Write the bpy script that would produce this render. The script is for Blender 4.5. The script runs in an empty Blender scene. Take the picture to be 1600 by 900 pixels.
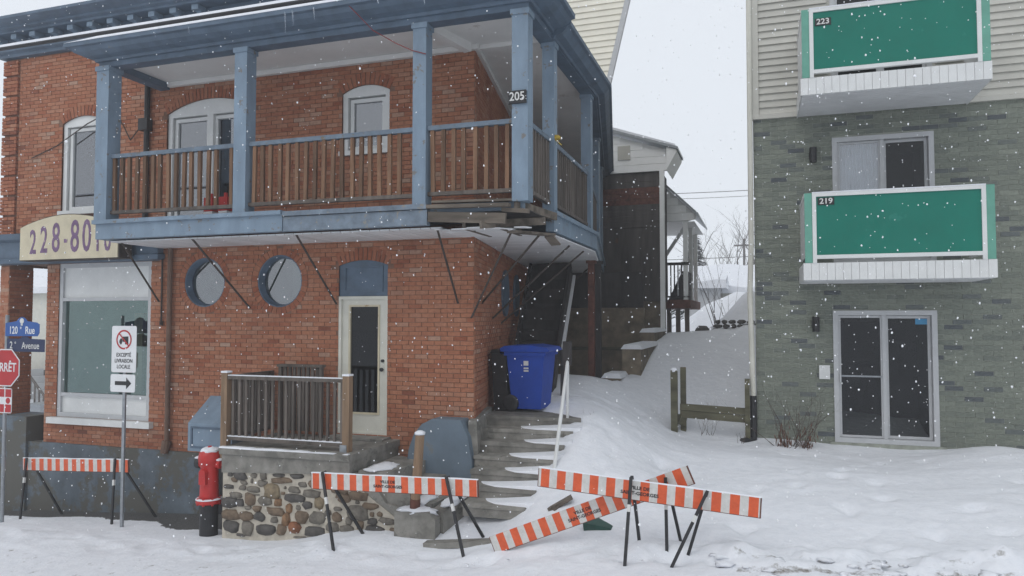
import bpy, math, random
import numpy as np
from mathutils import Vector, Matrix, noise

R = math.radians
random.seed(7)
scene = bpy.context.scene
COL = scene.collection

# ------------------------------------------------------------------ camera
cam_d = bpy.data.cameras.new('camera')
cam = bpy.data.objects.new('camera', cam_d)
COL.objects.link(cam)
cam.location = (0, 0, 3.0)
cam.rotation_euler = (R(90 + 2.33), 0, R(18.5))
cam_d.sensor_width = 36.0
cam_d.lens = 26.01
cam_d.clip_start = 0.05
cam_d.clip_end = 3000
scene.camera = cam

# ------------------------------------------------------------------ overcast sky
world = bpy.data.worlds.new('World')
scene.world = world
world.use_nodes = True
wt = world.node_tree
wt.nodes.clear()
wo = wt.nodes.new('ShaderNodeOutputWorld')
bg = wt.nodes.new('ShaderNodeBackground')
sky = wt.nodes.new('ShaderNodeTexSky')
sky.sky_type = 'NISHITA'
sky.sun_disc = False
sky.sun_elevation = R(48)
sky.sun_rotation = R(200)
sky.dust_density = 6.0
mixs = wt.nodes.new('ShaderNodeMix')
mixs.data_type = 'RGBA'
mixs.inputs[0].default_value = 0.93
wt.links.new(sky.outputs[0], mixs.inputs[6])
mixs.inputs[7].default_value = (7.9, 8.35, 8.95, 1)
wt.links.new(mixs.outputs[2], bg.inputs[0])
bg.inputs[1].default_value = 0.1
wt.links.new(bg.outputs[0], wo.inputs[0])

sun_d = bpy.data.lights.new('sun', 'SUN')
sun_d.energy = 0.5
sun_d.angle = R(35)
sun_d.color = (1.0, 0.98, 0.95)
sun = bpy.data.objects.new('sun', sun_d)
COL.objects.link(sun)
# light comes from behind the camera, a little to the left, 48 degrees up
sdir = Vector((-math.sin(R(20)) * math.cos(R(48)), -math.cos(R(20)) * math.cos(R(48)), math.sin(R(48))))
sun.rotation_euler = sdir.to_track_quat('Z', 'Y').to_euler()

vs = scene.view_settings
vs.view_transform = 'Standard'
vs.look = 'None'
vs.exposure = 0.12
vs.gamma = 1
vs.use_curve_mapping = False
cy = scene.cycles
cy.max_bounces = 6
cy.diffuse_bounces = 4
cy.glossy_bounces = 3
cy.transmission_bounces = 4
cy.transparent_max_bounces = 8
cy.volume_bounces = 2
cy.use_denoising = True
cy.use_adaptive_sampling = True
cy.adaptive_threshold = 0.02

# ------------------------------------------------------------------ mesh helpers
class MB:
    def __init__(s):
        s.v = []; s.f = []; s.t = []
    def poly(s, pts, t=0.5):
        n = len(s.v)
        s.v += [tuple(p) for p in pts]
        s.f.append(list(range(n, n + len(pts)))); s.t.append(t)
        return s
    def hexa(s, c, t=0.5, skip=()):
        # 8 corners: 0-3 bottom ring, 4-7 top ring
        n = len(s.v)
        s.v += [tuple(p) for p in c]
        for k, q in enumerate(((3, 2, 1, 0), (4, 5, 6, 7), (0, 1, 5, 4), (1, 2, 6, 5), (2, 3, 7, 6), (3, 0, 4, 7))):
            if k in skip: continue
            s.f.append([n + i for i in q]); s.t.append(t)
        return s
    def box(s, x0, x1, y0, y1, z0, z1, t=0.5, skip=()):
        return s.hexa([(x0, y0, z0), (x1, y0, z0), (x1, y1, z0), (x0, y1, z0),
                       (x0, y0, z1), (x1, y0, z1), (x1, y1, z1), (x0, y1, z1)], t, skip)
    def obox(s, c, ux, uy, uz, t=0.5):
        # oriented box: centre and three half vectors
        c = Vector(c); ux = Vector(ux); uy = Vector(uy); uz = Vector(uz)
        return s.hexa([c - ux - uy - uz, c + ux - uy - uz, c + ux + uy - uz, c - ux + uy - uz,
                       c - ux - uy + uz, c + ux - uy + uz, c + ux + uy + uz, c - ux + uy + uz], t)
    def bar(s, p0, p1, w, h, up=(0, 0, 1), t=0.5):
        p0 = Vector(p0); p1 = Vector(p1); d = (p1 - p0); L = d.length; d.normalize()
        side = d.cross(Vector(up))
        if side.length < 1e-4: side = d.cross(Vector((1, 0, 0)))
        side.normalize(); u = side.cross(d)
        return s.obox((p0 + p1) / 2, d * L / 2, side * w / 2, u * h / 2, t)
    def tube(s, p0, p1, r0, r1=None, n=8, t=0.5, caps=True):
        if r1 is None: r1 = r0
        p0 = Vector(p0); p1 = Vector(p1); d = (p1 - p0).normalized()
        a = d.cross(Vector((0, 0, 1)))
        if a.length < 1e-3: a = Vector((1, 0, 0))
        a.normalize(); b = d.cross(a)
        k = len(s.v)
        for p, r in ((p0, r0), (p1, r1)):
            for i in range(n):
                an = 2 * math.pi * i / n
                s.v.append(tuple(p + a * math.cos(an) * r + b * math.sin(an) * r))
        for i in range(n):
            j = (i + 1) % n
            s.f.append([k + i, k + n + i, k + n + j, k + j]); s.t.append(t)
        if caps:
            s.f.append([k + i for i in range(n)]); s.t.append(t)
            s.f.append([k + n + i for i in reversed(range(n))]); s.t.append(t)
        return s
    def lathe(s, c, prof, n=20, axis='Z', t=0.5):
        k = len(s.v); c = Vector(c)
        for r, h in prof:
            for i in range(n):
                an = 2 * math.pi * i / n
                a, b = r * math.cos(an), r * math.sin(an)
                o = {'Z': (a, b, h), 'Y': (a, h, b), 'X': (h, a, b)}[axis]
                s.v.append(tuple(c + Vector(o)))
        for q in range(len(prof) - 1):
            for i in range(n):
                j = (i + 1) % n
                s.f.append([k + q * n + i, k + q * n + j, k + (q + 1) * n + j, k + (q + 1) * n + i]); s.t.append(t)
        s.f.append([k + i for i in reversed(range(n))]); s.t.append(t)
        m = len(prof) - 1
        s.f.append([k + m * n + i for i in range(n)]); s.t.append(t)
        return s
    def prism(s, pts, y0, y1, t=0.5):
        # polygon in x-z, extruded along y
        n = len(pts)
        s.poly([(x, y0, z) for x, z in pts], t)
        s.poly([(x, y1, z) for x, z in reversed(pts)], t)
        for i in range(n):
            a, b = pts[i], pts[(i + 1) % n]
            s.poly([(a[0], y0, a[1]), (a[0], y1, a[1]), (b[0], y1, b[1]), (b[0], y0, b[1])], t)
        return s
    def slab(s, pts, z0, z1, t=0.5):
        # polygon in x-y, extruded along z
        n = len(pts)
        s.poly([(x, y, z1) for x, y in pts], t)
        s.poly([(x, y, z0) for x, y in reversed(pts)], t)
        for i in range(n):
            a, b = pts[i], pts[(i + 1) % n]
            s.poly([(a[0], a[1], z0), (b[0], b[1], z0), (b[0], b[1], z1), (a[0], a[1], z1)], t)
        return s
    def sweep(s, path, prof, t=0.5):
        # profile (outward offset, z) swept along a plan polyline with mitred corners
        P = [Vector(p) for p in path]; rings = []
        for i, p in enumerate(P):
            ns = []
            if i > 0: d = (P[i] - P[i - 1]).normalized(); ns.append(Vector((d.y, -d.x)))
            if i < len(P) - 1: d = (P[i + 1] - P[i]).normalized(); ns.append(Vector((d.y, -d.x)))
            if len(ns) == 2:
                m = (ns[0] + ns[1]).normalized(); m = m / m.dot(ns[0])
            else: m = ns[0]
            rings.append([(p.x + m.x * o, p.y + m.y * o, z) for o, z in prof])
        k = len(s.v); n = len(prof)
        for r in rings: s.v += r
        for i in range(len(P) - 1):
            for j in range(n):
                q = (j + 1) % n
                s.f.append([k + i * n + j, k + (i + 1) * n + j, k + (i + 1) * n + q, k + i * n + q]); s.t.append(t)
        s.f.append([k + j for j in range(n)]); s.t.append(t)
        s.f.append([k + (len(P) - 1) * n + j for j in reversed(range(n))]); s.t.append(t)
        return s
    def blob(s, c, rx, ry, rz, sub=2, amp=0.15, fr=2.0, seed=0.0, t=0.5):
        base = ICO[sub]; k = len(s.v)
        for p in base[0]:
            d = 1 + amp * noise.noise(Vector(p) * fr + Vector((seed * 3.7, seed * 1.3, seed)))
            s.v.append((c[0] + p[0] * rx * d, c[1] + p[1] * ry * d, c[2] + p[2] * rz * d))
        for f in base[1]:
            s.f.append([k + i for i in f]); s.t.append(t)
        return s
    def mesh(s, name, off=(0, 0, 0), smooth=False):
        me = bpy.data.meshes.new(name)
        ox, oy, oz = off
        me.from_pydata([(a - ox, b - oy, c - oz) for a, b, c in s.v], [], s.f)
        at = me.attributes.new('tint', 'FLOAT', 'FACE')
        at.data.foreach_set('value', s.t)
        if smooth: me.polygons.foreach_set('use_smooth', [True] * len(me.polygons))
        me.update()
        return me

def _ico():
    import bmesh
    out = {}
    for sub in (1, 2, 3):
        bm = bmesh.new(); bmesh.ops.create_icosphere(bm, subdivisions=sub, radius=1)
        bm.verts.index_update()
        out[sub] = ([tuple(v.co) for v in bm.verts], [[v.index for v in f.verts] for f in bm.faces])
        bm.free()
    return out
ICO = _ico()

def root_off(o):
    off = Vector((0, 0, 0))
    while o is not None:
        off = off + o.location; o = o.parent
    return off

def obj(name, mb, m, parent=None, smooth=False, kind=None, local=False):
    """one mesh object; vertices are given in world space unless local"""
    off = (0, 0, 0) if (parent is None or local) else tuple(root_off(parent))
    me = mb.mesh(name, off, smooth) if isinstance(mb, MB) else mb
    if m is not None:
        me.materials.clear(); me.materials.append(m)
    o = bpy.data.objects.new(name, me)
    COL.objects.link(o)
    if parent is not None: o.parent = parent
    if kind: o['kind'] = kind
    return o

def tag(o, label, cat, group=None):
    o['label'] = label; o['category'] = cat
    if group: o['group'] = group
    return o

def thing(name, loc, label, cat, group=None, rz=0.0):
    o = bpy.data.objects.new(name, None)
    COL.objects.link(o)
    o.location = loc; o.rotation_euler = (0, 0, rz)
    o.empty_display_size = 0.2
    return tag(o, label, cat, group)

def solo(name, mb, m, base, label, cat, group=None, smooth=False):
    """a thing that is one mesh, with its origin at its base"""
    me = mb.mesh(name, base, smooth)
    me.materials.append(m)
    o = bpy.data.objects.new(name, me)
    COL.objects.link(o); o.location = base
    return tag(o, label, cat, group)

def copies(name, me, m, locs, parent, rots=None):
    if not me.materials: me.materials.append(m)
    off = root_off(parent)
    for i, l in enumerate(locs):
        o = bpy.data.objects.new(name, me)
        COL.objects.link(o); o.parent = parent
        o.location = Vector(l) - off
        if rots: o.rotation_euler = rots[i]

def text(name, body, size, m, parent, loc, rot=(R(90), 0, 0), sx=1.0, bold=0.0, ext=0.002, align='CENTER', local=False):
    cu = bpy.data.curves.new(name, 'FONT')
    cu.body = body; cu.size = size; cu.align_x = align; cu.align_y = 'CENTER'
    cu.offset = bold; cu.extrude = ext; cu.resolution_u = 3
    to = bpy.data.objects.new(name, cu); COL.objects.link(to)
    dg = bpy.context.evaluated_depsgraph_get()
    me = bpy.data.meshes.new_from_object(to.evaluated_get(dg))
    bpy.data.objects.remove(to); bpy.data.curves.remove(cu)
    me.materials.clear(); me.materials.append(m)
    o = bpy.data.objects.new(name, me); COL.objects.link(o)
    if parent is not None:
        o.parent = parent
        o.location = Vector(loc) if local else Vector(loc) - root_off(parent)
    else: o.location = loc
    o.rotation_euler = rot; o.scale = (sx, 1, 1)
    return o

# ------------------------------------------------------------------ materials
def new_mat(name):
    m = bpy.data.materials.new(name); m.use_nodes = True
    nt = m.node_tree; b = nt.nodes['Principled BSDF']
    return m, nt, b

def N(nt, kind, **kw):
    n = nt.nodes.new(kind)
    for k, v in kw.items(): setattr(n, k, v)
    return n

def noise_node(nt, scale, detail=4, rough=0.55, vec=None, stretch=None):
    tc = N(nt, 'ShaderNodeNewGeometry')
    src = tc.outputs['Position']
    if stretch:
        mp = N(nt, 'ShaderNodeMapping'); mp.inputs['Scale'].default_value = stretch
        nt.links.new(src, mp.inputs['Vector']); src = mp.outputs[0]
    n = N(nt, 'ShaderNodeTexNoise')
    n.inputs['Scale'].default_value = scale; n.inputs['Detail'].default_value = detail
    n.inputs['Roughness'].default_value = rough
    nt.links.new(src, n.inputs['Vector'])
    return n

def ramp(nt, fac, stops):
    r = N(nt, 'ShaderNodeValToRGB')
    e = r.color_ramp.elements
    while len(e) < len(stops): e.new(0.5)
    for i, (p, c) in enumerate(stops):
        e[i].position = p; e[i].color = (c[0], c[1], c[2], 1)
    nt.links.new(fac, r.inputs[0])
    return r

def mixc(nt, fac, a, b, mode='MIX'):
    m = N(nt, 'ShaderNodeMix', data_type='RGBA', blend_type=mode)
    if isinstance(fac, (int, float)): m.inputs[0].default_value = fac
    else: nt.links.new(fac, m.inputs[0])
    for i, q in ((6, a), (7, b)):
        if isinstance(q, tuple): m.inputs[i].default_value = (q[0], q[1], q[2], 1)
        else: nt.links.new(q, m.inputs[i])
    return m.outputs[2]

def bump(nt, b, h, strength=0.3, dist=0.01):
    bn = N(nt, 'ShaderNodeBump')
    bn.inputs['Strength'].default_value = strength; bn.inputs['Distance'].default_value = dist
    nt.links.new(h, bn.inputs['Height']); nt.links.new(bn.outputs[0], b.inputs['Normal'])

def sc(c, k): return (min(1, c[0] * k), min(1, c[1] * k), min(1, c[2] * k))

def M_plain(name, c, rough=0.6, var=0.18, scale=6.0, bmp=0.15, metal=0.0, stretch=None, wear=None, wear_at=0.62, wscale=3.0, spec=0.4, tint=0.0):
    m, nt, b = new_mat(name)
    n = noise_node(nt, scale, 5, 0.6, stretch=stretch)
    r = ramp(nt, n.outputs['Fac'], [(0.3, sc(c, 1 - var)), (0.7, sc(c, 1 + var))])
    col = r.outputs[0]
    if tint:
        at = N(nt, 'ShaderNodeAttribute'); at.attribute_name = 'tint'
        rt = ramp(nt, at.outputs['Fac'], [(0, (1 - tint,) * 3), (1, (1 + tint,) * 3)])
        rt.color_ramp.elements[1].color = (1, 1, 1, 1)
        col = mixc(nt, 1.0, col, rt.outputs[0], 'MULTIPLY')
    if wear:
        w = noise_node(nt, wscale, 8, 0.7)
        wr = ramp(nt, w.outputs['Fac'], [(wear_at, (0, 0, 0)), (wear_at + 0.04, (1, 1, 1))])
        col = mixc(nt, wr.outputs[0], col, wear)
    nt.links.new(col, b.inputs['Base Color'])
    b.inputs['Roughness'].default_value = rough
    b.inputs['Metallic'].default_value = metal
    b.inputs['Specular IOR Level'].default_value = spec
    if bmp: bump(nt, b, n.outputs['Fac'], bmp, 0.01)
    return m

def M_brick(name, stops, grime, gscale=0.9, bmp=0.25):
    m, nt, b = new_mat(name)
    at = N(nt, 'ShaderNodeAttribute'); at.attribute_name = 'tint'
    r = ramp(nt, at.outputs['Fac'], stops)
    n = noise_node(nt, 22, 4, 0.65)
    rn = ramp(nt, n.outputs['Fac'], [(0.25, (0.72,) * 3), (0.75, (1.12,) * 3)])
    col = mixc(nt, 1.0, r.outputs[0], rn.outputs[0], 'MULTIPLY')
    g = noise_node(nt, gscale, 6, 0.62)
    rg = ramp(nt, g.outputs['Fac'], [(0.5, (0, 0, 0)), (0.80, (0.42,) * 3)])
    col = mixc(nt, rg.outputs[0], col, grime)
    nt.links.new(col, b.inputs['Base Color'])
    b.inputs['Roughness'].default_value = 0.85
    b.inputs['Specular IOR Level'].default_value = 0.25
    bump(nt, b, n.outputs['Fac'], bmp, 0.006)
    return m

def M_glass(name, tintc=(0.8, 0.85, 0.88), refl=0.22, rough=0.02, ior=1.5, gc=(0.92, 0.95, 1)):
    m, nt, b = new_mat(name)
    nt.nodes.remove(b)
    out = nt.nodes['Material Output']
    tr = N(nt, 'ShaderNodeBsdfTransparent'); tr.inputs[0].default_value = (*tintc, 1)
    gl = N(nt, 'ShaderNodeBsdfGlossy'); gl.inputs['Roughness'].default_value = rough
    gl.inputs['Color'].default_value = (*gc, 1)
    n = noise_node(nt, 1.3, 2)
    bn = N(nt, 'ShaderNodeBump'); bn.inputs['Strength'].default_value = 0.05; bn.inputs['Distance'].default_value = 0.02
    nt.links.new(n.outputs['Fac'], bn.inputs['Height']); nt.links.new(bn.outputs[0], gl.inputs['Normal'])
    fr = N(nt, 'ShaderNodeFresnel'); fr.inputs[0].default_value = ior
    mm = N(nt, 'ShaderNodeMath', operation='ADD', use_clamp=True); mm.inputs[1].default_value = refl
    nt.links.new(fr.outputs[0], mm.inputs[0])
    mx = N(nt, 'ShaderNodeMixShader')
    nt.links.new(mm.outputs[0], mx.inputs[0]); nt.links.new(tr.outputs[0], mx.inputs[1]); nt.links.new(gl.outputs[0], mx.inputs[2])
    nt.links.new(mx.outputs[0], out.inputs[0])
    return m

def M_stripes():
    # printed reflective tape: orange and white bands along the board's own length
    m, nt, b = new_mat('barricade_tape')
    tc = N(nt, 'ShaderNodeTexCoord'); sp = N(nt, 'ShaderNodeSeparateXYZ')
    nt.links.new(tc.outputs['Object'], sp.inputs[0])
    a = N(nt, 'ShaderNodeMath', operation='MULTIPLY_ADD'); a.inputs[1].default_value = 1 / 0.178; a.inputs[2].default_value = 20.25
    nt.links.new(sp.outputs[0], a.inputs[0])
    fr = N(nt, 'ShaderNodeMath', operation='FRACT'); nt.links.new(a.outputs[0], fr.inputs[0])
    lt = N(nt, 'ShaderNodeMath', operation='LESS_THAN'); lt.inputs[1].default_value = 0.53
    nt.links.new(fr.outputs[0], lt.inputs[0])
    n = noise_node(nt, 14, 6, 0.7)
    ro = ramp(nt, n.outputs['Fac'], [(0.3, (0.55, 0.075, 0.018)), (0.7, (0.72, 0.115, 0.03))])
    rw = ramp(nt, n.outputs['Fac'], [(0.3, (0.50, 0.49, 0.46)), (0.7, (0.66, 0.65, 0.63))])
    col = mixc(nt, lt.outputs[0], rw.outputs[0], ro.outputs[0])
    nt.links.new(col, b.inputs['Base Color'])
    b.inputs['Roughness'].default_value = 0.45
    return m

BLUE = (0.18, 0.245, 0.315)
MT = dict(
    brick=M_brick('orange_brick', [(0.0, (0.19, 0.072, 0.046)), (0.15, (0.31, 0.105, 0.056)), (0.35, (0.345, 0.135, 0.076)), (0.58, (0.385, 0.165, 0.094)), (0.74, (0.40, 0.20, 0.128)), (1.0, (0.40, 0.27, 0.20))], (0.15, 0.065, 0.045)),
    mortar=M_plain('brick_mortar', (0.19, 0.105, 0.072), 0.95, 0.25, 9),
    gbrick=M_brick('green_brick', [(0.0, (0.085, 0.096, 0.105)), (0.10, (0.125, 0.140, 0.142)), (0.2, (0.160, 0.178, 0.155)), (0.6, (0.200, 0.220, 0.183)), (1.0, (0.245, 0.265, 0.222))], (0.16, 0.17, 0.14), 0.7),
    gmortar=M_plain('green_mortar', (0.29, 0.305, 0.262), 0.95, 0.2, 9),
    blue=M_plain('blue_paint', BLUE, 0.55, 0.16, 5, 0.12, stretch=(1, 1, .35), wear=(0.165, 0.155, 0.145), wear_at=0.60, wscale=7),
    rblue=M_plain('worn_rail_paint', (0.125, 0.165, 0.21), 0.6, 0.25, 6, 0.2, wear=(0.15, 0.12, 0.09), wear_at=0.6, wscale=7),
    dblue=M_plain('dark_blue_paint', (0.085, 0.125, 0.175), 0.55, 0.2, 4, 0.12, wear=(0.14, 0.15, 0.16), wear_at=0.66, wscale=4),
    wblue=M_plain('peeling_blue_paint', (0.155, 0.195, 0.24), 0.75, 0.3, 6, 0.3, wear=(0.23, 0.22, 0.195), wear_at=0.575, wscale=9),
    bconc=M_plain('blue_painted_concrete', (0.110, 0.136, 0.160), 0.8, 0.28, 3, 0.3, wear=(0.100, 0.098, 0.086), wear_at=0.48, wscale=1.1),
    hboard=M_plain('weathered_dark_boards', (0.075, 0.066, 0.062), 0.8, 0.45, 4, 0.3, stretch=(1, 1, 0.15), wear=(0.10, 0.06, 0.04), wear_at=0.62, wscale=2),
    dgreen=M_plain('dark_green_plastic', (0.012, 0.06, 0.045), 0.5, 0.2, 6, 0.05),
    sconc=M_plain('smooth_blue_concrete', (0.125, 0.165, 0.205), 0.75, 0.16, 2.2, 0.2, wear=(0.165, 0.18, 0.19), wear_at=0.63, wscale=2.2),
    gable=M_plain('bright_white_siding', (0.88, 0.89, 0.88), 0.5, 0.04, 4, 0.04),
    eave=M_plain('pale_cream_soffit', (0.80, 0.77, 0.66), 0.5, 0.05, 3, 0.04, tint=0.08),
    conc=M_plain('weathered_concrete', (0.25, 0.24, 0.215), 0.9, 0.35, 5, 0.5, wear=(0.15, 0.145, 0.13), wear_at=0.56, wscale=3, tint=0.3),
    dconc=M_plain('dark_concrete', (0.19, 0.155, 0.11), 0.9, 0.35, 4, 0.5),
    ceil=M_plain('porch_ceiling', (0.70, 0.69, 0.67), 0.75, 0.06, 2, 0.05, wear=(0.56, 0.53, 0.50), wear_at=0.64, wscale=2),
    soffit=M_plain('soffit_board', (0.74, 0.75, 0.76), 0.6, 0.08, 2, 0.05, tint=0.14),
    white=M_plain('white_paint', (0.66, 0.67, 0.66), 0.5, 0.06, 4, 0.05),
    cream=M_plain('cream_paint', (0.60, 0.59, 0.52), 0.5, 0.08, 4, 0.06),
    siding=M_plain('cream_siding', (0.50, 0.49, 0.44), 0.55, 0.06, 3, 0.04, tint=0.08),
    wood=M_plain('bare_brown_wood', (0.19, 0.105, 0.060), 0.8, 0.4, 9, 0.4, stretch=(1, 1, 0.12), tint=0.45),
    gwood=M_plain('grey_weathered_wood', (0.13, 0.11, 0.095), 0.85, 0.4, 9, 0.4, stretch=(1, 1, 0.12), tint=0.4),
    post=M_plain('brown_post_wood', (0.24, 0.16, 0.10), 0.85, 0.35, 9, 0.4, stretch=(1, 1, 0.12)),
    rot=M_plain('rotten_wood', (0.125, 0.105, 0.085), 0.9, 0.6, 7, 0.6, stretch=(0.15, 1, 1)),
    olive=M_plain('mossy_timber', (0.10, 0.095, 0.06), 0.9, 0.4, 8, 0.5, stretch=(0.2, 1, 1), wear=(0.20, 0.10, 0.05), wear_at=0.66, wscale=9),
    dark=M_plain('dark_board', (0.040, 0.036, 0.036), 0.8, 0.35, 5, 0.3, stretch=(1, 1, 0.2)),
    black=M_plain('black_steel', (0.018, 0.018, 0.020), 0.45, 0.3, 8, 0.1),
    rust=M_plain('rusty_steel', (0.12, 0.045, 0.03), 0.8, 0.4, 10, 0.3),
    rod=M_plain('brown_rod', (0.05, 0.038, 0.032), 0.7, 0.3, 10, 0.1),
    galv=M_plain('galvanised_steel', (0.30, 0.32, 0.34), 0.45, 0.15, 12, 0.05, metal=0.6),
    pipe=M_plain('brown_pipe', (0.14, 0.085, 0.06), 0.7, 0.25, 6, 0.1),
    red=M_plain('red_enamel', (0.46, 0.022, 0.020), 0.38, 0.15, 5, 0.04),
    bin=M_plain('blue_plastic', (0.012, 0.055, 0.34), 0.5, 0.12, 4, 0.04, spec=0.2),
    green=M_plain('green_panel', (0.008, 0.165, 0.120), 0.6, 0.10, 1.2, 0.03, spec=0.2, wear=(0.02, 0.19, 0.145), wear_at=0.60, wscale=2.5),
    lgreen=M_plain('pale_green_board', (0.12, 0.33, 0.255), 0.55, 0.1, 4, 0.05),
    alu=M_plain('grey_aluminium', (0.47, 0.48, 0.49), 0.4, 0.06, 6, 0.03),
    room=M_plain('dark_room', (0.016, 0.016, 0.017), 0.9, 0.2, 2, 0.0),
    shop=M_plain('shop_interior', (0.17, 0.31, 0.28), 0.9, 0.35, 1.2, 0.0),
    curtain=M_plain('pale_curtain', (0.50, 0.54, 0.57), 0.9, 0.1, 6, 0.1),
    glass=M_glass('window_glass', (0.75, 0.80, 0.84), 0.20),
    shopglass=M_glass('shop_glass', (0.70, 0.90, 0.87), 0.16, gc=(0.74, 0.95, 0.92)),
    darkglass=M_glass('dark_door_glass', (0.45, 0.47, 0.47), 0.012, ior=1.32),
    stripes=M_stripes(),
    signc=M_plain('aged_cream_sign', (0.56, 0.50, 0.36), 0.6, 0.12, 3, 0.05, wear=(0.36, 0.24, 0.12), wear_at=0.66, wscale=2.4),
    purple=M_plain('faded_purple', (0.17, 0.10, 0.19), 0.6, 0.3, 8, 0.0, wear=(0.40, 0.34, 0.30), wear_at=0.6, wscale=8),
    signw=M_plain('sign_white', (0.70, 0.71, 0.72), 0.4, 0.05, 4, 0.0),
    signb=M_plain('sign_blue', (0.018, 0.085, 0.30), 0.4, 0.1, 4, 0.0),
    signn=M_plain('sign_navy', (0.010, 0.022, 0.075), 0.4, 0.1, 4, 0.0),
    signr=M_plain('sign_red', (0.42, 0.018, 0.022), 0.4, 0.1, 4, 0.0),
    ink=M_plain('black_ink', (0.016, 0.016, 0.018), 0.5, 0.1, 4, 0.0),
    pale=M_plain('pale_number', (0.62, 0.62, 0.60), 0.5, 0.1, 4, 0.0),
    smort=M_plain('stone_mortar', (0.46, 0.42, 0.35), 0.95, 0.22, 9, 0.6),
    twig=M_plain('bare_twig', (0.085, 0.065, 0.055), 0.9, 0.3, 9, 0.2),
    rtwig=M_plain('dry_red_leaf', (0.12, 0.055, 0.035), 0.9, 0.35, 12, 0.2),
    bark=M_plain('far_bark', (0.09, 0.08, 0.075), 0.9, 0.3, 5, 0.2),
    needle=M_plain('spruce_needle', (0.030, 0.045, 0.035), 0.9, 0.3, 5, 0.1),
    yellow=M_plain('yellow_rag', (0.40, 0.28, 0.04), 0.8, 0.3, 9, 0.2),
    sticker=M_plain('blue_sticker', (0.05, 0.25, 0.45), 0.5, 0.1, 6, 0.0),
    string=M_plain('red_string', (0.22, 0.035, 0.035), 0.8, 0.2, 9, 0.0),
    ice=M_glass('ice', (0.86, 0.9, 0.93), 0.15, 0.1),
)
for nm, c in (('stone_grey', (0.15, 0.135, 0.112)), ('stone_dark', (0.078, 0.072, 0.066)), ('stone_brown', (0.155, 0.112, 0.075)),
              ('stone_tan', (0.21, 0.165, 0.105)), ('stone_orange', (0.20, 0.115, 0.06)), ('stone_rust', (0.21, 0.085, 0.04))):
    MT[nm] = M_plain(nm, c, 0.75, 0.4, 14, 0.6)

def M_snow():
    m, nt, b = new_mat('snow')
    n = noise_node(nt, 9, 7, 0.62)
    r = ramp(nt, n.outputs['Fac'], [(0.3, (0.72, 0.742, 0.785)), (0.7, (0.80, 0.815, 0.85))])
    at = N(nt, 'ShaderNodeAttribute'); at.attribute_name = 'dirt'
    nd = noise_node(nt, 6, 8, 0.72)
    add = N(nt, 'ShaderNodeMath', operation='ADD'); nt.links.new(at.outputs['Fac'], add.inputs[0]); nt.links.new(nd.outputs['Fac'], add.inputs[1])
    rd = ramp(nt, add.outputs[0], [(0.86, (0, 0, 0)), (1.08, (1, 1, 1))])
    nc = noise_node(nt, 40, 5, 0.7)
    dc = ramp(nt, nc.outputs['Fac'], [(0.3, (0.10, 0.09, 0.08)), (0.7, (0.36, 0.34, 0.31))])
    col = mixc(nt, rd.outputs[0], r.outputs[0], dc.outputs[0])
    ab = N(nt, 'ShaderNodeAttribute'); ab.attribute_name = 'bare'
    nb = noise_node(nt, 5, 8, 0.7)
    ad2 = N(nt, 'ShaderNodeMath', operation='ADD'); nt.links.new(ab.outputs['Fac'], ad2.inputs[0]); nt.links.new(nb.outputs['Fac'], ad2.inputs[1])
    rb = ramp(nt, ad2.outputs[0], [(0.95, (0, 0, 0)), (1.2, (1, 1, 1))])
    nw = noise_node(nt, 70, 4, 0.8)
    bc = ramp(nt, nw.outputs['Fac'], [(0.35, (0.05, 0.05, 0.05)), (0.66, (0.13, 0.128, 0.125)), (0.72, (0.6, 0.6, 0.62))])
    col = mixc(nt, rb.outputs[0], col, bc.outputs[0])
    nt.links.new(col, b.inputs['Base Color'])
    b.inputs['Roughness'].default_value = 0.8
    b.inputs['Specular IOR Level'].default_value = 0.2
    n2 = noise_node(nt, 3.2, 9, 0.6)
    ma = N(nt, 'ShaderNodeMath', operation='ADD'); nt.links.new(n.outputs['Fac'], ma.inputs[0]); nt.links.new(n2.outputs['Fac'], ma.inputs[1])
    bump(nt, b, ma.outputs[0], 0.35, 0.05)
    return m
MT['snow'] = M_snow()

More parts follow.
